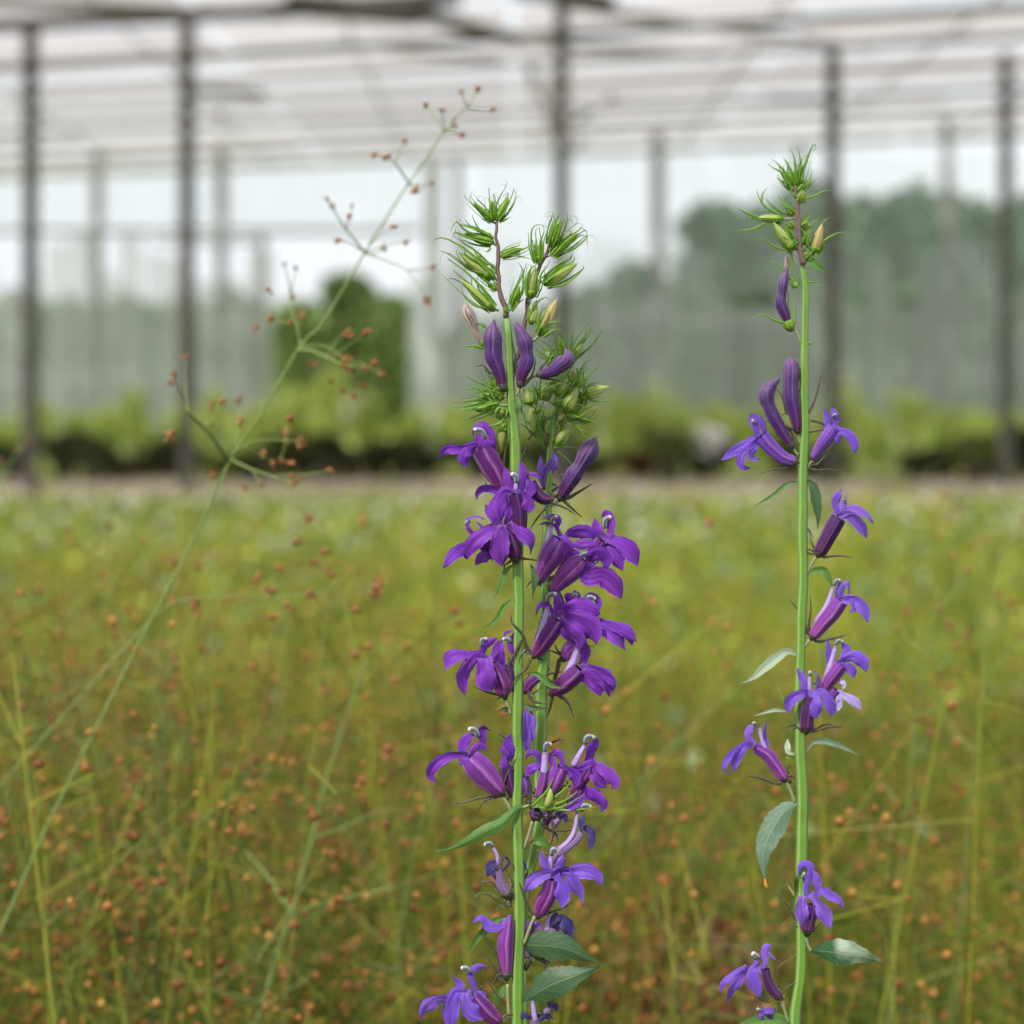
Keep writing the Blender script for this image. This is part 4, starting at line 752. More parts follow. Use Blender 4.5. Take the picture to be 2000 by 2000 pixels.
# greenhouse, its back wall running slightly towards the camera on the right
def wy(x, off=0): return (37.6+off)/(1+.443*(x-1000)*K)
WA=math.atan(-.443)
ZR=4.5
simple('galvanised',(.24,.25,.25),.6,metal=.1,var=(.36,.37,.37),sc_=2)
simple('dark_steel',(.045,.046,.042),.7,var=(.085,.08,.06),sc_=3)
simple('mossy_beam',(.075,.07,.045),.8,var=(.13,.12,.08),sc_=2)
simple('white_post',(.42,.44,.44),.6,var=(.55,.56,.56),sc_=2)
def sheet_mat(name, c, transp, transl=.6, rough=.5, streak=0.0):
    m,nt=nodes(name); o=nt.nodes.new('ShaderNodeOutputMaterial')
    d=nt.nodes.new('ShaderNodeBsdfDiffuse'); t=nt.nodes.new('ShaderNodeBsdfTranslucent'); tr=nt.nodes.new('ShaderNodeBsdfTransparent')
    r=A(nt,'r')
    tcd=nt.nodes.new('ShaderNodeTexCoord'); mp=nt.nodes.new('ShaderNodeMapping'); mp.inputs['Scale'].default_value=(2.2,2.2,.12) if streak else (.35,1.4,1)
    nt.links.new(tcd.outputs['Object'],mp.inputs['Vector']); n=noise(nt,1.6,4,mp.outputs['Vector'])
    cc=mixc(nt,ramp(nt,n,[(.3,(0,0,0)),(.7,(1,1,1))]),tuple(x*.82 for x in c),tuple(min(.95,x*1.1) for x in c)); cc=mixc(nt,mth(nt,'MULTIPLY',r,.5),cc,tuple(x*.68 for x in c))
    nt.links.new(cc,d.inputs['Color']); nt.links.new(cc,t.inputs['Color'])
    a=nt.nodes.new('ShaderNodeMixShader'); a.inputs[0].default_value=transl; nt.links.new(d.outputs[0],a.inputs[1]); nt.links.new(t.outputs[0],a.inputs[2])
    b=nt.nodes.new('ShaderNodeMixShader')
    f=mth(nt,'ADD',transp,mth(nt,'MULTIPLY',mth(nt,'SUBTRACT',n,.5),streak)) if streak else None
    if f is not None: nt.links.new(mth(nt,'MAXIMUM',f,0.0),b.inputs[0])
    else: b.inputs[0].default_value=transp
    nt.links.new(a.outputs[0],b.inputs[1]); nt.links.new(tr.outputs[0],b.inputs[2]); nt.links.new(b.outputs[0],o.inputs[0])
sheet_mat('roof_sheet',(.53,.50,.485),.06,.72)
sheet_mat('roof_sheet_clear',(.80,.80,.82),.4,.72)
sheet_mat('wall_film',(.66,.70,.735),.55,.45,streak=.5)
sheet_mat('wall_film_clear',(.74,.84,.90),.78,.6,streak=.15)
sheet_mat('wall_film_white',(.74,.77,.80),.42,.5,streak=.8)
gh=tag(empty('greenhouse',(0,37.6,0)),'large open-sided greenhouse with pale sheeted roof and grey steel posts behind the field','greenhouse')
ca,sa=math.cos(WA),math.sin(WA)
def wbox(x, ytop, ybot, wpx, mat, name='post', off=0.0, zt=None, zb=None, dep=.08):
    """vertical member on a line parallel to the back wall, off metres nearer or farther"""
    Y=wy(x,off); s=K*Y; zt_=HC-(ytop-HY)*s if zt is None else zt; zb_=max(0,HC-(ybot-HY)*s) if zb is None else zb
    mb=MB(); mb.box(((x-1000)*s,Y,(zt_+zb_)/2),wpx*s,dep,zt_-zb_,WA,random.random()); return mb.build(name,M[mat],gh,smooth=False)
for x,w,off,mat,top in ((365,20,-15.6,'dark_steel',None),(432,19,-3,'galvanised',190),(511,9,0,'galvanised',452),(846,26,0,'white_post',None),(893,13,0,'galvanised',None),(1097,19,-15.2,'dark_steel',None),
    (1285,22,-2.5,'galvanised',None),(1627,22,-9.8,'dark_steel',None),(1560,12,0,'galvanised',None),(60,20,-15.6,'dark_steel',None),(190,16,-3,'galvanised',None),(1850,18,-2,'galvanised',None),(1965,22,-9,'dark_steel',None)):
    if top is None: wbox(x,0,2000,w,mat,off=off,zt=ZR-.02,zb=0,dep=.12)
    else: wbox(x,top,2000,w,mat,off=off,zb=0,dep=.12)
def along(x0,x1,y,hpx,mat,off=0.0,name='rail',y1=None):
    """bar between two photo positions on a line parallel to the wall"""
    Y0_,Y1_=wy(x0,off),wy(x1,off); a=P(x0,y,Y0_); b=P(x1,y if y1 is None else y1,Y1_)
    mb=MB(); r=hpx*K*Y0_/2; C=np.array([a*(1-t)+b*t for t in np.linspace(0,1,6)]); sweep(mb,C,np.ones(6)*r,seg=8); return mb.build(name,M[mat],gh)
along(-80,820,452,11,'galvanised',off=-.1); along(300,500,470,9,'galvanised',off=-3.2); 
def zpix(z,Y): return HY-(z-HC)/(K*Y)
# wall plate under the roof edge
def rbar(off, z, h, mat, name='purlin', xa=-400, xb=2400, jit=0):
    Ya,Yb=wy(xa,off),wy(xb,off); a=np.array(((xa-1000)*K*Ya,Ya,z)); b=np.array(((xb-1000)*K*Yb,Yb,z+jit))
    mb=MB(); C=np.array([a*(1-t)+b*t for t in np.linspace(0,1,4)]); sweep(mb,C,np.ones(4)*h/2,seg=8); return mb.build(name,M[mat],gh)
rbar(0,ZR-.06,.12,'white_post','wall_plate')
for off,h,mat in ((-2.2,.06,'galvanised'),(-4.6,.07,'galvanised'),(-7.0,.08,'mossy_beam'),(-9.2,.07,'galvanised'),(-11.2,.08,'galvanised'),(-13.0,.09,'mossy_beam')):
    rbar(off,ZR-.12,h,mat,jit=random.uniform(-.15,.15))
# roof sheets, each a panel
nrow=24
for i in range(nrow):
    o0=-.84*(i+1); o1=-.84*i
    for j in range(8):
        xa=-500+375*j; xb=xa+375; g=random.uniform(.02,.10); z=ZR+random.uniform(-.04,.06); mb=MB()
        def q(x,o):
            Y=wy(x,o); return ((x-1000)*K*37.0, Y, z) if False else ((x-1000)*K*wy(x,0)*1.0+ (o)*-.0, wy(x,0)+o, z)
        row=[[q(xa+6,o1-g*.5),q((xa+xb)/2,o1-g*.5),q(xb-4,o1-g*.5)],[q(xa+6,(o0+o1)/2),q((xa+xb)/2,(o0+o1)/2),q(xb-4,(o0+o1)/2)],[q(xa+6,o0+g*.5),q((xa+xb)/2,o0+g*.5),q(xb-4,o0+g*.5)]]
        row=[[np.array(p)+np.array((0,0,-.03 if (a==1) else 0)) for p in r_] for a,r_ in enumerate(row)]
        mb.grid(row,[0,.5,1],[0,.5,1],r=random.random()**1.5); mb.build('roof_panel',M['roof_sheet_clear' if random.random()<.06 else 'roof_sheet'],gh,smooth=False)
for j in range(-3,24):
    xa=-500+j*260; Yw=wy(xa,0); X=(xa-1000)*K*Yw; mb=MB(); C=np.array([(X-.9*t*.0,Yw-17.5*t,ZR-.14) for t in np.linspace(0,1,4)]); sweep(mb,C,np.ones(4)*.015,seg=6); mb.build('rafter',M['galvanised'],gh)
# trusses near the top of the view
def bar(p,q,r,mat,name='truss_bar'):
    mb=MB(); C=np.array([p*(1-t)+q*t for t in np.linspace(0,1,5)]); sweep(mb,C,np.ones(5)*r,seg=8); return mb.build(name,M[mat],gh)
D=21.8
bar(P(-200,60,D),P(520,24,D),.06,'dark_steel'); bar(P(520,24,D),P(900,-6,D),.075,'dark_steel'); bar(P(560,8,D),P(820,26,D),.11,'dark_steel')
bar(P(820,26,D),P(1010,80,D+1),.07,'mossy_beam'); bar(P(1010,80,D+1),P(1400,110,D+3),.04,'galvanised'); bar(P(1110,8,D),P(1360,50,D+1),.045,'galvanised'); bar(P(1360,50,D+1),P(1700,95,D+2),.035,'galvanised')
bar(P(660,85,D+2),P(980,118,D+3),.03,'galvanised'); bar(P(380,172,D+5),P(520,186,D+6),.045,'galvanised'); bar(P(1500,192,D+5),P(1625,190,D+4),.05,'dark_steel')
bar(P(1035,130,D+2),P(1090,275,D+2),.035,'galvanised','brace'); bar(P(1140,275,D+3),P(1105,300,D+2),.03,'galvanised','brace'); bar(P(1100,250,D+2.5),P(1200,190,D+3),.03,'galvanised','brace')
bar(P(1000,-20,D-1),P(1200,6,D-1),.07,'dark_steel'); bar(P(-100,-5,D),P(500,30,D+.5),.05,'mossy_beam'); bar(P(1560,100,D+3),P(1900,70,D+3),.04,'galvanised')
# wall sheets between the posts
def film(x0,x1,y0,y1,mat,off=0.05):
    n=max(1,round((x1-x0)/46))
    for i in range(n):
        a=x0+(x1-x0)*i/n; b=x0+(x1-x0)*(i+1)/n-2; r=random.random(); j=random.uniform(-6,6) if y0<560 else random.uniform(-120,20); oo=off+.05*(i%2)
        mb=MB(); rows=[]
        for t in (0,.5,1):
            y=(y0+j)*(1-t)+y1*t
            rows.append([P(x,y,wy(x,oo)+.03*math.sin(x*.13)) for x in np.linspace(a,b,5)])
        mb.grid(rows,[0,.5,1],np.linspace(0,1,5),r=r); mb.build('wall_sheet',M[mat],gh)
film(-150,330,560,870,'wall_film_white'); film(330,535,566,870,'wall_film_white'); film(-150,830,325,450,'wall_film_clear'); film(800,930,560,880,'wall_film_white'); film(930,2150,585,880,'wall_film')
film(930,2150,300,580,'wall_film_clear')

# trees beyond the greenhouse
def foliage_mat(name,c0,c1,c2):
    m,nt=nodes(name); c=ramp(nt,A(nt,'r'),[(0,c0),(.5,c1),(1,c2)]); finish(nt,c,.6,.3)
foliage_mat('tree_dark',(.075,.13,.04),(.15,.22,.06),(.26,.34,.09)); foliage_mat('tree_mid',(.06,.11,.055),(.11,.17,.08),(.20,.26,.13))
foliage_mat('tree_light',(.10,.17,.05),(.20,.28,.08),(.34,.42,.13)); foliage_mat('shrub_light',(.40,.52,.10),(.56,.66,.16),(.68,.74,.32)); foliage_mat('pot_foliage',(.020,.035,.010),(.06,.075,.02),(.15,.13,.04)); foliage_mat('pot_olive',(.05,.08,.015),(.13,.17,.03),(.28,.30,.07)); foliage_mat('red_foliage',(.09,.03,.012),(.16,.05,.02),(.22,.10,.03))  # shrub_light raised in colour to make up for shade under the roof
simple('bark',(.10,.08,.06),.9,var=(.18,.15,.11),sc_=3); simple('white_petals',(.75,.74,.70),.6,.3); simple('pot_black',(.02,.02,.021),.6,var=(.05,.045,.04),sc_=5)
def leafcloud(blobs, n, size, flat=.6):
    """leaf-sized quads through the volume of several blobs (x,y,z,rx,ry,rz)"""
    b=np.array(blobs,float); vol=b[:,3]*b[:,4]*b[:,5]; idx=rng.choice(len(b),n,p=vol/vol.sum())
    d=norm(rng.normal(size=(n,3))); rr=rng.random((n,1))**.4; lump=1+.18*np.sin(d[:,0:1]*7+idx[:,None])*np.cos(d[:,2:3]*6)
    c=b[idx,:3]+d*b[idx,3:]*rr*lump
    return quads(c,size,rng.random(n)*.6+.4*np.clip(d[:,2]*.5+.5,0,1)*0+.2*(idx%3)/2)
def quads(c,size,r,aspect=.55):
    n=len(c); a=norm(rng.normal(size=(n,3))); bb=norm(np.cross(a,rng.normal(size=(n,3)))); s=(size*(.6+.8*rng.random(n)))[:,None]
    v=np.empty((n,4,3)); v[:,0]=c-a*s; v[:,1]=c+bb*s*aspect; v[:,2]=c+a*s; v[:,3]=c-bb*s*aspect
    return v.reshape(-1,3), np.arange(n*4).reshape(n,4), np.repeat(r,4)
def npmesh(name, v, f, r, mats, parent=None, t=None, mi=None, smooth=False):
    me=bpy.data.meshes.new(name); off=WLOC[parent.name] if parent is not None else np.zeros(3)
    v=v-off; k=f.shape[1]
    me.vertices.add(len(v)); me.vertices.foreach_set('co',v.astype('f').ravel())
    me.loops.add(f.size); me.loops.foreach_set('vertex_index',f.astype('i').ravel())
    me.polygons.add(len(f)); me.polygons.foreach_set('loop_start',(np.arange(len(f))*k).astype('i')); 
    me.attributes.new('r','FLOAT','POINT').data.foreach_set('value',r.astype('f'))
    if t is not None: me.attributes.new('t','FLOAT','POINT').data.foreach_set('value',t.astype('f'))
    for m in (mats if isinstance(mats,list) else [mats]): me.materials.append(m)
    if mi is not None: me.polygons.foreach_set('material_index',mi.astype('i'))
    me.update(calc_edges=True); me.validate()
    o=bpy.data.objects.new(name,me); link(o,parent); WLOC[o.name]=off; return o
def tree(xpx, top, wpx, Y, mat, label, group, base=None, nb=9, dens=1.0, low=.12):
    s=K*Y; X=(xpx-1000)*s; H=HC-(top-HY)*s; Wd=wpx*s*1.3
    root=tag(empty('tree',(X,Y,0)),label,'tree',group)
    mb=MB(); C=np.array([(X+.1*math.sin(i),Y,H*.8*i/7) for i in range(8)]); sweep(mb,C,np.linspace(.22,.05,8),seg=9)
    for k in range(5):
        a=random.uniform(0,6.28); z=H*random.uniform(.25,.6); L=Wd*.35; CC=np.array([(X+math.cos(a)*L*t,Y+math.sin(a)*L*t*.6,z+L*.8*t) for t in np.linspace(0,1,5)]); sweep(mb,CC,np.linspace(.09,.02,5),seg=7)
    mb.build('trunk',M['bark'],root)
    bl=[]
    for k in range(nb):
        a=random.uniform(0,6.28); q=random.uniform(0,.62); zc=random.uniform(low+.1,.78)*H; rw=Wd*.5*random.uniform(.34,.5)*(1 if zc<.6*H else .85)
        bl.append((X+math.cos(a)*q*Wd*.5,Y+math.sin(a)*q*Wd*.3,zc,rw,rw*.8,min(rw*.9,H-zc)*random.uniform(.8,1)))
    bl.append((X,Y,H-Wd*.36,Wd*.44,Wd*.32,Wd*.36)); bl.append((X,Y,H*.5,Wd*.5,Wd*.35,H*.36)); bl.append((X,Y,H*.3,Wd*.42,Wd*.3,H*.28))
    v,f,r=leafcloud(bl,int(5200*dens),.2); npmesh('crown',v,f,r,M[mat],root)
    return root
gT='trees beyond the greenhouse'
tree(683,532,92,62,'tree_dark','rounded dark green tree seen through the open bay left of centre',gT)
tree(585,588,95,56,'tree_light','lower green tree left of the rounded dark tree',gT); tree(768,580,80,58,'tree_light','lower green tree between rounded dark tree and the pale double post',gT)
L_R='hazy grey-green tree behind the sheeting on the right'; L_L='low grey-green tree behind the whitish sheets on the left'
for k_,(x,t,w,y) in enumerate(((1165,560,120,58),(1245,512,105,60),(1085,600,110,56),(1000,620,130,58),(930,625,110,60))): tree(x,t,w,y,'tree_mid','low rounded tree behind the sheeting near the centre, '+['left of the grey post','directly behind the grey post','right of the dark centre post','just behind the lobelia tips','left of the lobelia tips'][k_],gT)
tree(1400,388,125,60,'tree_mid','tall rounded tree just right of the grey centre-right post',gT,dens=1.4)
ORD=['first','second','third','fourth','fifth','sixth','seventh','eighth']
for k_,(x,t,w,y) in enumerate(((1330,545,90,57),(1495,400,130,66),(1585,352,140,72),(1690,385,170,57),(1810,360,200,60),(1920,400,200,58),(2030,380,200,60))): tree(x,t,w,y,'tree_mid',L_R+', '+ORD[k_]+' from left',gT,dens=1.3)
for k_,(x,t,w,y) in enumerate(((470,575,150,60),(370,585,170,57),(260,580,170,60),(150,590,170,58),(40,575,170,60),(-60,590,170,58))): tree(x,t,w,y,'tree_mid',L_L+', '+ORD[k_]+' from right',gT)

# pale green shrubs inside the greenhouse and the dark row of pots before them
def shrub(xpx,top,wpx,Y,mat,label,group,nleaf=420,flowers=0):
    s=K*Y; X=(xpx-1000)*s; H=HC-(top-HY)*s; Wd=wpx*s
    root=tag(empty('shrub',(X,Y,0)),label,'shrub',group)
    mb=MB()
    for k in range(5):
        a=random.uniform(0,6.28); C=np.array([(X+math.cos(a)*Wd*.3*t,Y+math.sin(a)*Wd*.2*t,H*.85*t) for t in np.linspace(0,1,5)]); sweep(mb,C,np.linspace(.018,.006,5),seg=5)
    mb.build('stem',M['bark'],root)
    bl=[(X+random.uniform(-.25,.25)*Wd,Y+random.uniform(-.2,.2)*Wd,H*random.uniform(.35,.72),Wd*random.uniform(.25,.36),Wd*.3,H*random.uniform(.22,.3)) for _ in range(5)]+[(X,Y,H*.4,Wd*.45,Wd*.35,H*.4)]
    v,f,r=leafcloud(bl,nleaf,.06); npmesh('foliage',v,f,r,M[mat],root)
    if flowers:
        c=np.array([(X+rng.normal()*Wd*.13,Y-Wd*.32+rng.normal()*.03,H*.62+rng.normal()*Wd*.11) for _ in range(flowers)]); v,f,r=quads(c,.085,rng.random(flowers),.8); npmesh('white_blossom',v,f,r,M['white_petals'],root)
    return root
i=0
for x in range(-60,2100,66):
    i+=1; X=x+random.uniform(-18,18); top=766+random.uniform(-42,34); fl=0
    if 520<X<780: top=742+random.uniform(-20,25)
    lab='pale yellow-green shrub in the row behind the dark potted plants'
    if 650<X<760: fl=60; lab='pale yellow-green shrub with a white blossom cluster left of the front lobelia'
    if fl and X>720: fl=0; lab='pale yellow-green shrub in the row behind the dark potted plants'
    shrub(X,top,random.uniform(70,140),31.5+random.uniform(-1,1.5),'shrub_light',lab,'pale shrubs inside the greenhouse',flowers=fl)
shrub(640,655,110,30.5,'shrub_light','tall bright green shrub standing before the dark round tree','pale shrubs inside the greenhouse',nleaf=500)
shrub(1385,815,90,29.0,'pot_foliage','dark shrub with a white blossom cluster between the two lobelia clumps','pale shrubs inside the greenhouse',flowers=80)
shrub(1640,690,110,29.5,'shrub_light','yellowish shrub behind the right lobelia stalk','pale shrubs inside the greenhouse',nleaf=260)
def potted(xpx,Y,H,Wd,mat,label):
    X=(xpx-1000)*K*Y; root=tag(empty('potted_plant',(X,Y,0)),label,'potted plant','dark potted plants in a row')
    mb=MB(); C=np.array([(X,Y,.004),(X,Y,.1),(X,Y,.2),(X,Y,.22)]); sweep(mb,C,np.array([.11,.125,.14,.15]),seg=14); mb.build('pot',M['pot_black'],root)
    bl=[(X+random.uniform(-.3,.3)*Wd,Y+random.uniform(-.2,.2)*Wd,.22+(H-.22)*random.uniform(.35,.7),Wd*.3,Wd*.3,(H-.2)*.3) for _ in range(4)]+[(X,Y,H*.6,Wd*.42,Wd*.42,H*.34)]
    v,f,r=leafcloud(bl,420,.06); npmesh('foliage',v,f,r,M[mat],root)
x=-70
while x<2080:
    Y=26.6+random.uniform(-.4,.7); red=random.random()<.07
    q_=random.random(); hh_=random.uniform(.24,.62); big='tall' if hh_>.43 else 'low'
    kind_,lab_=('red_foliage',big+' rusty brown potted plant in the dark row') if red else (('pot_olive',big+' olive green potted plant in the dark row') if q_<.35 else ('pot_foliage',big+' blackish green potted plant in the dark row'))
    if random.random()>.2: potted(x,Y+2+random.uniform(-1,.8),hh_,random.uniform(.4,.8),kind_,lab_)
    x+=random.uniform(44,60)

# ------------------------------------------------------------------ the weedy field
def rush_mat(name,c0,c1,c2,tr=.3,rough=.55):
    m,nt=nodes(name); c=ramp(nt,A(nt,'r'),[(0,c0),(.5,c1),(1,c2)]); finish(nt,c,rough,tr)
rush_mat('field_blade',(.016,.040,.004),(.085,.122,.007),(.30,.31,.022)); rush_mat('field_blade_far',(.055,.09,.008),(.19,.235,.014),(.46,.47,.05))  # far blades: yellower grass, with the brighter light there mixed into the colour
rush_mat('field_head',(.16,.055,.012),(.36,.13,.03),(.50,.27,.05)); rush_mat('field_pale',(.45,.43,.33),(.6,.58,.46),(.7,.68,.6)); rush_mat('dock_red',(.07,.018,.010),(.12,.03,.015),(.20,.07,.03),.15)
rush_mat('field_leaf',(.05,.10,.03),(.085,.15,.04),(.15,.21,.07))
simple('rush_stem',(.15,.22,.05),.6,.2,var=(.24,.30,.09),sc_=40); simple('rush_head',(.16,.065,.022),.7,.1,var=(.38,.16,.05),sc_=300); simple('rush_bract',(.25,.15,.06),.6,.2,var=(.32,.26,.09),sc_=100)
def sample(n,d0,d1,margin=.36,p=1.0):
    """positions over the strip in view, uniform per ground area"""
    u=rng.random(n); d=np.sqrt(d0**2+(d1**2-d0**2)*u**p); x=(rng.random(n)*2-1)*(.215*d+margin); return x,d
def surf(d): return np.interp(d,[1.5,2,3,5,8,12,16.5],[.50,.50,.46,.42,.38,.35,.315])
def bump(x,d): return .5+.5*np.clip(np.sin(x*17+np.sin(d*9)*2)*np.cos(d*13+np.sin(x*11)*2)+.6*np.sin(x*4.3+d*3.1),-1,1)
def blades(n,d0,d1,w,h,mat,name,p=1.0,lean=.5):
    x,d=sample(n,d0,d1,p=p); H=surf(d)*h*(.5+.5*rng.random(n)+.32*bump(x,d)); z0=np.zeros(n) if h>.7 else surf(d)*rng.random(n)*.5
    a=rng.random(n)*6.283; L=lean*(rng.random(n)**1.5); W=w*(.5+rng.random(n)); dx=np.cos(a)*H*L; dy=np.sin(a)*H*L; b=rng.random(n)*6.283; wx=np.cos(b)*W; wy_=np.sin(b)*W*.4
    v=np.empty((n,5,3)); B=np.stack([x,d,z0],1); wv=np.stack([wx,wy_,np.zeros(n)],1)
    Mi=B+np.stack([dx*.35,dy*.35,H*.6],1); T=B+np.stack([dx,dy,H*(1-.25*L)],1)
    v[:,0]=B-wv; v[:,1]=B+wv; v[:,2]=Mi+wv*.9; v[:,3]=Mi-wv*.9; v[:,4]=T
    base=np.arange(n)[:,None]*5
    f=np.concatenate([base+np.array([[0,1,2]]),base+np.array([[0,2,3]]),base+np.array([[3,2,4]])])
    clump=.6*bump(x,d)+.4*(.5+.5*np.sin(x*5.1+d*2.3)*np.cos(x*2.3-d*3.7)); r=np.clip(.55*clump+.5*rng.random(n)-.05,0,1)  # blades in low spots darker: shade of the gaps put into their colour
    o=npmesh(name,v.reshape(-1,3),f,np.repeat(r,5),mat); return o
OCT=norm(np.array([(1,0,0),(-1,0,0),(0,1,0),(0,-1,0),(0,0,1.2),(0,0,-1),(.6,.6,.5),(-.6,.6,-.4),(-.6,-.6,.5),(.6,-.6,-.4)],float))
OF=np.array([(0,2,4),(2,1,4),(1,3,4),(3,0,4),(2,0,5),(1,2,5),(3,1,5),(0,3,5)])
def heads(c,size,mat,name,kind='stuff',label=None,cat=None,rr=None):
    n=len(c); s=(size*(.6+.8*rng.random(n))); vv=OCT[:6][None]*s[:,None,None]*(.75+.5*rng.random((n,6,1)))+c[:,None]
    f=(np.arange(n)[:,None,None]*6+OF[None]).reshape(-1,3)
    o=npmesh(name,vv.reshape(-1,3),f,np.repeat(rng.random(n) if rr is None else rr,6),mat,smooth=True); return o
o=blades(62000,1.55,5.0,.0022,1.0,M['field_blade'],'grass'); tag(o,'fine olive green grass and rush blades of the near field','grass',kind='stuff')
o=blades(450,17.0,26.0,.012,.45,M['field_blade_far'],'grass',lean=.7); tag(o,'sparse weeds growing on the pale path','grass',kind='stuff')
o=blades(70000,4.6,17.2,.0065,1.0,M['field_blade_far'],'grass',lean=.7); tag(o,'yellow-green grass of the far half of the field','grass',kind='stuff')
o=blades(22000,1.5,4.5,.0045,.45,M['field_leaf'],'ground_cover',lean=1.2); tag(o,'low broad green leaves among the near grass','ground cover',kind='stuff')
# finely branched rush tops: thin branches and brown heads in the near field
def rush_mass(n,d0,d1,p=1.0,hs=.0022,left=None,hh=(.75,1.35),nb=9,th=.0006,drop=.16):
    x,d=sample(n,d0,d1,margin=.2,p=p)
    if left is not None:
        k=rng.random(n)<np.interp(x/(.2*d),[-1,-.2,.35,1],left); x,d=x[k],d[k]; n=len(x)
    H=surf(d)*(hh[0]+(hh[1]-hh[0])*rng.random(n)); top=np.stack([x,d,H],1); V=[];Fc=[];Rv=[]; HC_=[]
    vb=0; le=rng.normal(size=(n,2))*.17; foot=np.stack([x+le[:,0]*H,d+le[:,1]*H,np.zeros(n)],1)
    for k in range(nb):
        dirs=norm(rng.normal(size=(n,3))*np.array([1,1,.7])+np.array([0,0,.35])); L=(.03+.09*rng.random(n))[:,None]; st=top+(foot-top)*((drop*rng.random(n)/H)[:,None]); e=st+dirs*L
        wv=norm(np.cross(dirs,rng.normal(size=(n,3))))*th
        v=np.stack([st-wv,st+wv,e+wv*.6,e-wv*.6],1).reshape(-1,3); V.append(v); Fc.append(vb+np.arange(n*4).reshape(n,4)); vb+=n*4; Rv.append(np.repeat(rng.random(n),4)); HC_.append(e)
    # main stalk
    st=foot; wv=np.array([1,0,0])*th*1.35
    v=np.stack([st-wv,st+wv,top+wv*.7,top-wv*.7],1).reshape(-1,3); V.append(v); Fc.append(vb+np.arange(n*4).reshape(n,4)); Rv.append(np.repeat(rng.random(n),4))
    a=npmesh('rush_branches',np.concatenate(V),np.concatenate(Fc),np.concatenate(Rv),M['field_blade']); tag(a,'thin green branching stalks of the rushes filling the field','rushes',kind='stuff')
    c=np.concatenate(HC_); c=c[rng.random(len(c))<.85]
    b=heads(c,hs,M['field_head'],'rush_heads'); tag(b,'small orange-brown seed heads scattered all over the field','seed heads',kind='stuff')
rush_mass(1250,1.5,3.1,hs=.0027,left=[1,.75,.18,.2],hh=(1.2,1.72),nb=18,drop=.34,th=.0005); rush_mass(500,1.75,3.3,hs=.0024,left=[1,.8,.5,.5],hh=(1.1,1.5),nb=14,drop=.3,th=.0005); rush_mass(2600,1.6,2.6,hs=.0026,left=[1,.85,.4,.4],hh=(.75,1.3)); rush_mass(3600,2.4,5.0,hs=.0034,left=[1,.75,.25,.3],hh=(.8,1.15)); rush_mass(2000,5,10,hs=.005,left=[.9,.5,.15,.15],th=.0012,hh=(.8,1.1),nb=6)
# pale little flowers that blur to light discs
x,d=sample(150,2.6,16); c=np.stack([x,d,surf(d)*(.85+.2*rng.random(150))],1); o=heads(c,.010,M['field_pale'],'small_flowers'); tag(o,'scattered small whitish flowers in the field','small flowers',kind='stuff')
x,d=sample(260,11,17); c=np.stack([x,d,surf(d)*(.9+.25*rng.random(260))],1); o=heads(c,.022,M['field_pale'],'small_flowers'); tag(o,'pale seed tufts along the far edge of the field','small flowers',kind='stuff')
rush_mat('patch_leaf',(.015,.045,.005),(.14,.20,.014),(.56,.60,.11),.35); rush_mat('patch_rust',(.10,.05,.015),(.38,.19,.05),(.60,.44,.14),.2); rush_mat('patch_cool',(.05,.12,.06),(.14,.24,.12),(.34,.42,.26),.2)
for nn_,mm_,lab_ in ((5200,'patch_leaf','broad yellow-green leaves standing out of the grass'),(550,'patch_rust','ochre and rust coloured withered leaves among the grass'),(2600,'patch_cool','cool blue-green leaves among the grass')):
    x,d=sample(nn_,1.7,16.5); c=np.stack([x,d,surf(d)*(.70+.38*rng.random(nn_))],1); v,f,r=quads(c,.010+.0012*d,rng.random(nn_),.6); o=npmesh('ground_cover',v,f,r,M[mm_]); tag(o,lab_,'ground cover',kind='stuff')
# rusty dock patch low on the right
n=420; c=np.stack([rng.normal(size=n)*.030+P(1365,1900,2.15)[0],2.15+rng.normal(size=n)*.06,P(1365,1925,2.15)[2]+rng.normal(size=n)*.016],1); v,f,r=quads(c,.018,rng.random(n)); o=npmesh('red_weeds',v,f,r,M['dock_red']); tag(o,'rusty red dying weed patch low in the field on the right','weeds',kind='stuff')
n=120; c=np.stack([rng.normal(size=n)*.03+P(1230,1830,2.3)[0],2.3+rng.normal(size=n)*.06,P(1230,1830,2.3)[2]+rng.normal(size=n)*.012],1); v,f,r=quads(c,.010,rng.random(n)); o=npmesh('dry_weeds',v,f,r,M['field_head']); tag(o,'dry tan weeds low in the field beside the red patch','weeds',kind='stuff')

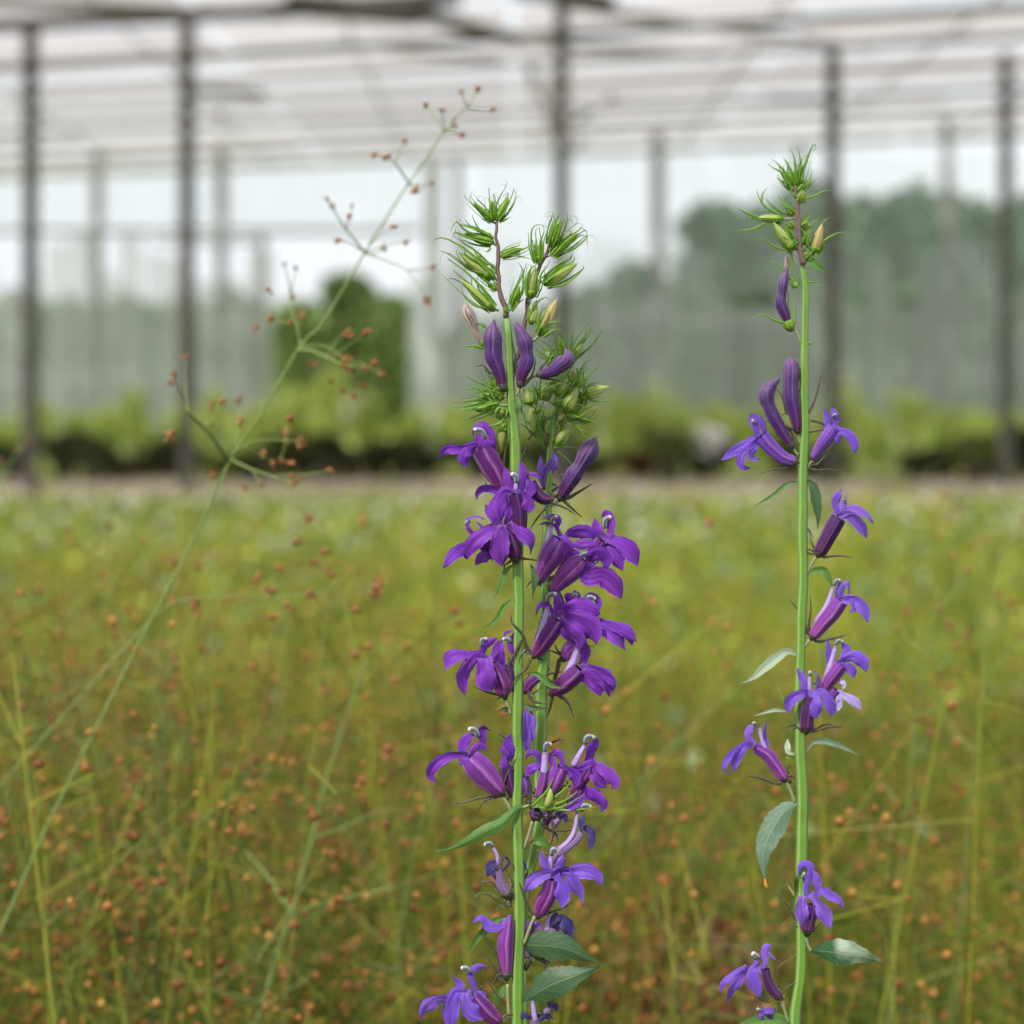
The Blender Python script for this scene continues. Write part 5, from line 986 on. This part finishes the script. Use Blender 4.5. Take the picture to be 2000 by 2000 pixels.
# ------------------------------------------------------------------ tall rush stalks that can be told apart
def head_mesh(mb,c,s):
    for k in range(3):
        cc=c+rng.normal(size=3)*s*.35; b=len(mb.v)
        for v in OCT[:6]*(.7+.5*rng.random((6,1))): mb.v.append(tuple(cc+v*s*.8)); mb.t.append(0);mb.s.append(0);mb.r.append(random.random())
        for f in OF: mb.f.append(tuple(b+int(i) for i in f)); mb.m.append(0)
    for k in range(5):
        dd=norm(rng.normal(size=3)); mb.tri(c,c+dd*s*1.7+rng.normal(size=3)*s*.2,c+dd*s*1.5+rng.normal(size=3)*s*.4)
def rush(label, d, segs, branches, hds, size=.0021, wid=9, dj=.05):
    """segs: photo px path of the stalk; branches: px paths; hds: (px, py, scale)"""
    low=segs[-1]; base=P(low[0],low[1],d); g=np.array((base[0]+(-.12 if len(segs)<3 else (segs[-1][0]-segs[-2][0])*K*d*1.5),d,0.0))
    root=tag(empty('rush_stalk',g),label,'rush','tall branching rush stalks left of and behind the lobelias')
    q=resample([(a[0],a[1]) for a in segs],40); C=[P(a,b,d) for a,b in q]; e=C[-1]
    pv=C[-4]; slp=(e[0]-pv[0])/max(1e-4,pv[2]-e[2])
    for t in np.linspace(.12,1,8): C.append(np.array((e[0]+slp*e[2]*(t-.45*t*t),d,e[2]*(1-t))))
    C=np.array(C); mb=MB(); sweep(mb,C,np.concatenate([np.linspace(wid*.45,wid,40),np.ones(8)*wid])*K*d/2,seg=8); mb.build('stem',M['rush_stem'],root)
    for br in branches:
        wb=br[0] if isinstance(br[0],(int,float)) else 3; pts=br[1] if isinstance(br[0],(int,float)) else br
        q=resample(pts,12); z=random.uniform(-dj,dj); C=np.array([P(a,b,d+z*i/11) for i,(a,b) in enumerate(q)]); mb=MB(); sweep(mb,C,np.linspace(wb,wb*.5,12)*K*d/2,seg=6); mb.build('branch',M['rush_stem'],root)
    for h in hds:
        mb=MB(); head_mesh(mb,P(h[0],h[1],d+random.uniform(-dj,dj)),size*(h[2] if len(h)>2 else 1)); mb.build('seed_head',M['rush_head'],root)
    return root
t1=lambda L:[(320+a/2.841,b/2.841)+tuple(c) for a,b,*c in L]; t3=lambda L:[(320+a/2.841,560+b/2.841)+tuple(c) for a,b,*c in L]
t5=lambda L:[(320+a/2.542,1240+b/2.542)+tuple(c) for a,b,*c in L]; t6=lambda L:[(1000+a/2.542,1240+b/2.542)+tuple(c) for a,b,*c in L]
H1=t1([(1458,585,1.1),(1545,607,.9),(1650,510),(1750,492,1.1),(1830,607),(1612,692,1.2),(1655,745,1.2),(1338,783),(1163,860),(1243,865,1.5),(1393,1052,1.4),(1487,1017,1),(902,1103,.8),(930,1145,.9),(1043,1143,.7),(1023,1200,.9),(962,1337,1.1),(1268,1257,1),(1220,1377,1.1),(1343,1345,1),(1495,1480,1.4),(1468,1665,1.5),(670,1468,.8),(733,1485,.9),(587,1613,1.1),(710,1645,1.1),(600,1768,1.4),(762,1757,1.2),(710,1795,1.1),(510,1815,1),(1005,1850,1.3),(1040,1865,1.2),(1120,1850,1.3)])
H2=t3([(955,390,1.2),(1010,400,1.2),(1030,450,1.5),(1117,455,1.3),(1170,420,1.2),(1207,488,1.1),(1113,545,1.2),(988,578,1.1),(1058,612,1),(920,520,1),(830,435,1.1),(1000,430,1.1),(120,395),(55,490,1.1),(38,530,1.1),(260,655,1.2),(320,640,1.2),(418,630,1.1),(420,750,1.3),(265,765,.8),(700,735,1.4),(687,805,1.3),(672,850,1.2),(765,862,1.4),(555,925,1.2),(600,985,1.2),(665,965,1.3),(710,980,1.2),(717,1050,1.4),(715,1090,1.6),(920,1020,1.1),(270,1050,1.3),(540,1100,1),(455,1120,1),(38,825,1.5)])
rush('tall green rush stalk leaning right with brown heads against the bright sky',1.46,
  t1([(1740,500),(1685,590),(1555,730),(1450,890),(1360,1015),(1240,1200),(1115,1400),(950,1680),(860,1830)])+t3([(770,310),(600,600),(470,810),(370,965),(270,1170),(200,1330),(100,1540),(20,1680),(-150,2000)]),
  [t1([(1555,730),(1500,650),(1458,585)]),t1([(1555,730),(1548,660),(1545,607)]),t1([(1685,590),(1665,550),(1650,510)]),t1([(1690,600),(1770,608),(1830,607)]),t1([(1555,730),(1600,715),(1612,692)]),t1([(1555,730),(1610,735),(1655,745)]),
   (4,t1([(1360,1015),(1300,930),(1243,865)])),t1([(1243,865),(1200,862),(1163,860)]),t1([(1280,910),(1310,840),(1338,783)]),t1([(1360,1015),(1380,1030),(1393,1052)]),t1([(1360,1030),(1430,1028),(1487,1017)]),
   (4,t1([(1115,1400),(1010,1270),(930,1145),(902,1103)])),t1([(1010,1270),(1020,1240),(1023,1200)]),t1([(1020,1230),(1040,1180),(1043,1143)]),t1([(1115,1400),(1030,1350),(962,1337)]),t1([(1130,1370),(1200,1310),(1268,1257)]),t1([(1115,1410),(1180,1405),(1220,1377)]),t1([(1120,1400),(1240,1360),(1343,1345)]),
   t1([(1115,1405),(1240,1450),(1350,1500),(1410,1580),(1468,1665)]),t1([(1350,1500),(1420,1495),(1495,1480)]),
   (4,t3([(760,330),(740,220),(710,120),(700,0)])),t1([(705,1640),(690,1550),(670,1468)]),t1([(705,1640),(720,1560),(733,1485)]),t1([(735,1800),(660,1790),(600,1768)]),t1([(730,1820),(755,1790),(762,1757)]),
   (7,t3([(740,350),(830,360),(920,400),(990,430)])),(4,t3([(760,330),(900,330),(1000,400)])),t3([(920,400),(1020,330),(1115,260)]),t3([(900,390),(960,300),(1010,250)]),t3([(990,430),(1050,440),(1117,455)]),t3([(990,430),(1100,430),(1207,488)]),t3([(990,430),(1060,490),(1113,545)]),t3([(880,390),(850,410),(830,435)]),
   (10,t3([(355,950),(280,850),(200,760),(125,680)])),t3([(130,690),(120,520),(120,395)]),t3([(130,690),(80,580),(55,490)]),t3([(200,760),(240,700),(260,655)]),t3([(230,780),(290,700),(320,640)]),
   (5,t3([(370,960),(480,1010),(600,1050),(715,1080)])),t3([(370,930),(480,870),(600,850),(765,862)]),t3([(400,880),(410,800),(420,750)]),t3([(600,985),(560,950),(450,900)]),t3([(600,1050),(780,1040),(920,1020)]),t3([(480,1010),(520,1060),(540,1100)]),t3([(650,960),(680,850),(700,735)])],
  H1+H2,size=.0017,wid=6)
rush('rush stalk rising from the lower left corner with two thick side branches',1.62,
  t5([(1010,120),(960,250),(880,500),(800,740),(740,1000),(690,1180),(640,1370),(560,1600),(490,1840),(430,1980)]),
  [(8,t5([(630,1370),(570,1280),(500,1180),(410,1080)])),(8,t5([(640,1370),(800,1330),(980,1290),(1150,1250)])),(8,t5([(495,1840),(380,1800),(270,1770),(170,1760)])),(6,t5([(870,510),(960,520),(1070,485)])),(4,t5([(740,1010),(900,950),(1060,880),(1200,850)])),(4,t5([(500,1850),(620,1760),(740,1690)]))],
  t5([(1070,485),(1010,310,1.2),(1150,215,1.2),(800,280,1.3),(940,95,1.4),(600,1670,1.8),(535,1850,1.9),(560,780,1.3),(660,830),(885,885,1.5),(1105,575,1.4),(430,870,1.4),(490,1010,1.2),(415,985,1.3),(910,1740,1.6),(820,1610,1.5),(720,1860,1.7),(70,1730,2),(260,1690),(150,905,1.3),(1395,1275,1.4),(1210,910,1.3)]),size=.0022,wid=10)
rush('blurred rush stalk slanting up to the right between the two lobelia clumps',2.3,t6([(1000,330),(880,470),(740,620),(600,800),(500,950),(400,1090),(250,1290)]),
  [(3,t6([(740,620),(800,560),(850,560)])),(3,t6([(600,800),(650,820),(700,800)])),(3,t6([(880,470),(860,400),(880,300)]))],t6([(850,830,1.5),(690,900,1.3),(900,880,1.5),(780,490,1.3),(885,300,1.2),(1010,745,1.2),(620,560)]),size=.0024,wid=10)
rush('pale thin rush stalk crossing the left edge almost level',1.55,t3([(1120,1500),(900,1680),(600,1720),(420,1718),(200,1725),(20,1770),(-120,1900)]),[(3,t3([(830,1700),(880,1790),(930,1820)])),(3,t3([(600,1720),(590,1690),(595,1660)]))],t3([(595,1700,1.4),(702,1775,1.4),(810,1710,1.3),(835,1530,1.3),(930,1590,1.4),(635,1565,1.4),(520,1625,1.3),(740,1405,1.3),(810,1280,1.4),(172,1750,1.4),(605,1835,1.3),(1065,1800,1.4),(1170,1650,1.5),(1165,1700,1.4),(190,1540,1.2),(55,1520,1.3),(885,1470,1.3)]),size=.0022,wid=4.5)
for j,(x,y,lab) in enumerate(((-60,900,'rush stalk at the far left with few heads'),(150,1050,'upright rush stalk in the left foreground'),(265,1250,'short rush stalk left of the leaning tall one'),(1760,1150,'rush stalk right of the separate lobelia'),(1900,980,'tallest rush stalk near the right side'),(1480,1560,'faint rush stalk left of the separate lobelia'),(760,1500,'rush stalk between the lower left and the front lobelia'))):
    d_=random.uniform(1.6,2.1); L=[(x+random.uniform(40,110),y),(x+30,y+260),(x,y+560),(x-30,y+900)]; br=[]; hd=[]
    for k in range(7):
        py=y+40+k*75+random.uniform(-20,20); px=float(np.interp(py,[a[1] for a in L],[a[0] for a in L]))
        for m_ in range(random.choice((1,2,2))):
            ex=px+random.choice((-1,1))*random.uniform(30,95); ey=py-random.uniform(20,90); br.append([(px,py),((px+ex)/2,(py+ey)/2+8),(ex,ey)]); hd.append((ex,ey,random.uniform(1,1.5)))
            if random.random()<.6: e2=(ex+random.uniform(-30,30),ey-random.uniform(10,40)); br.append([((px+ex)/2,(py+ey)/2),e2]); hd.append((*e2,1.2))
    rush(lab,d_,L,br,hd,size=.0021,wid=5)
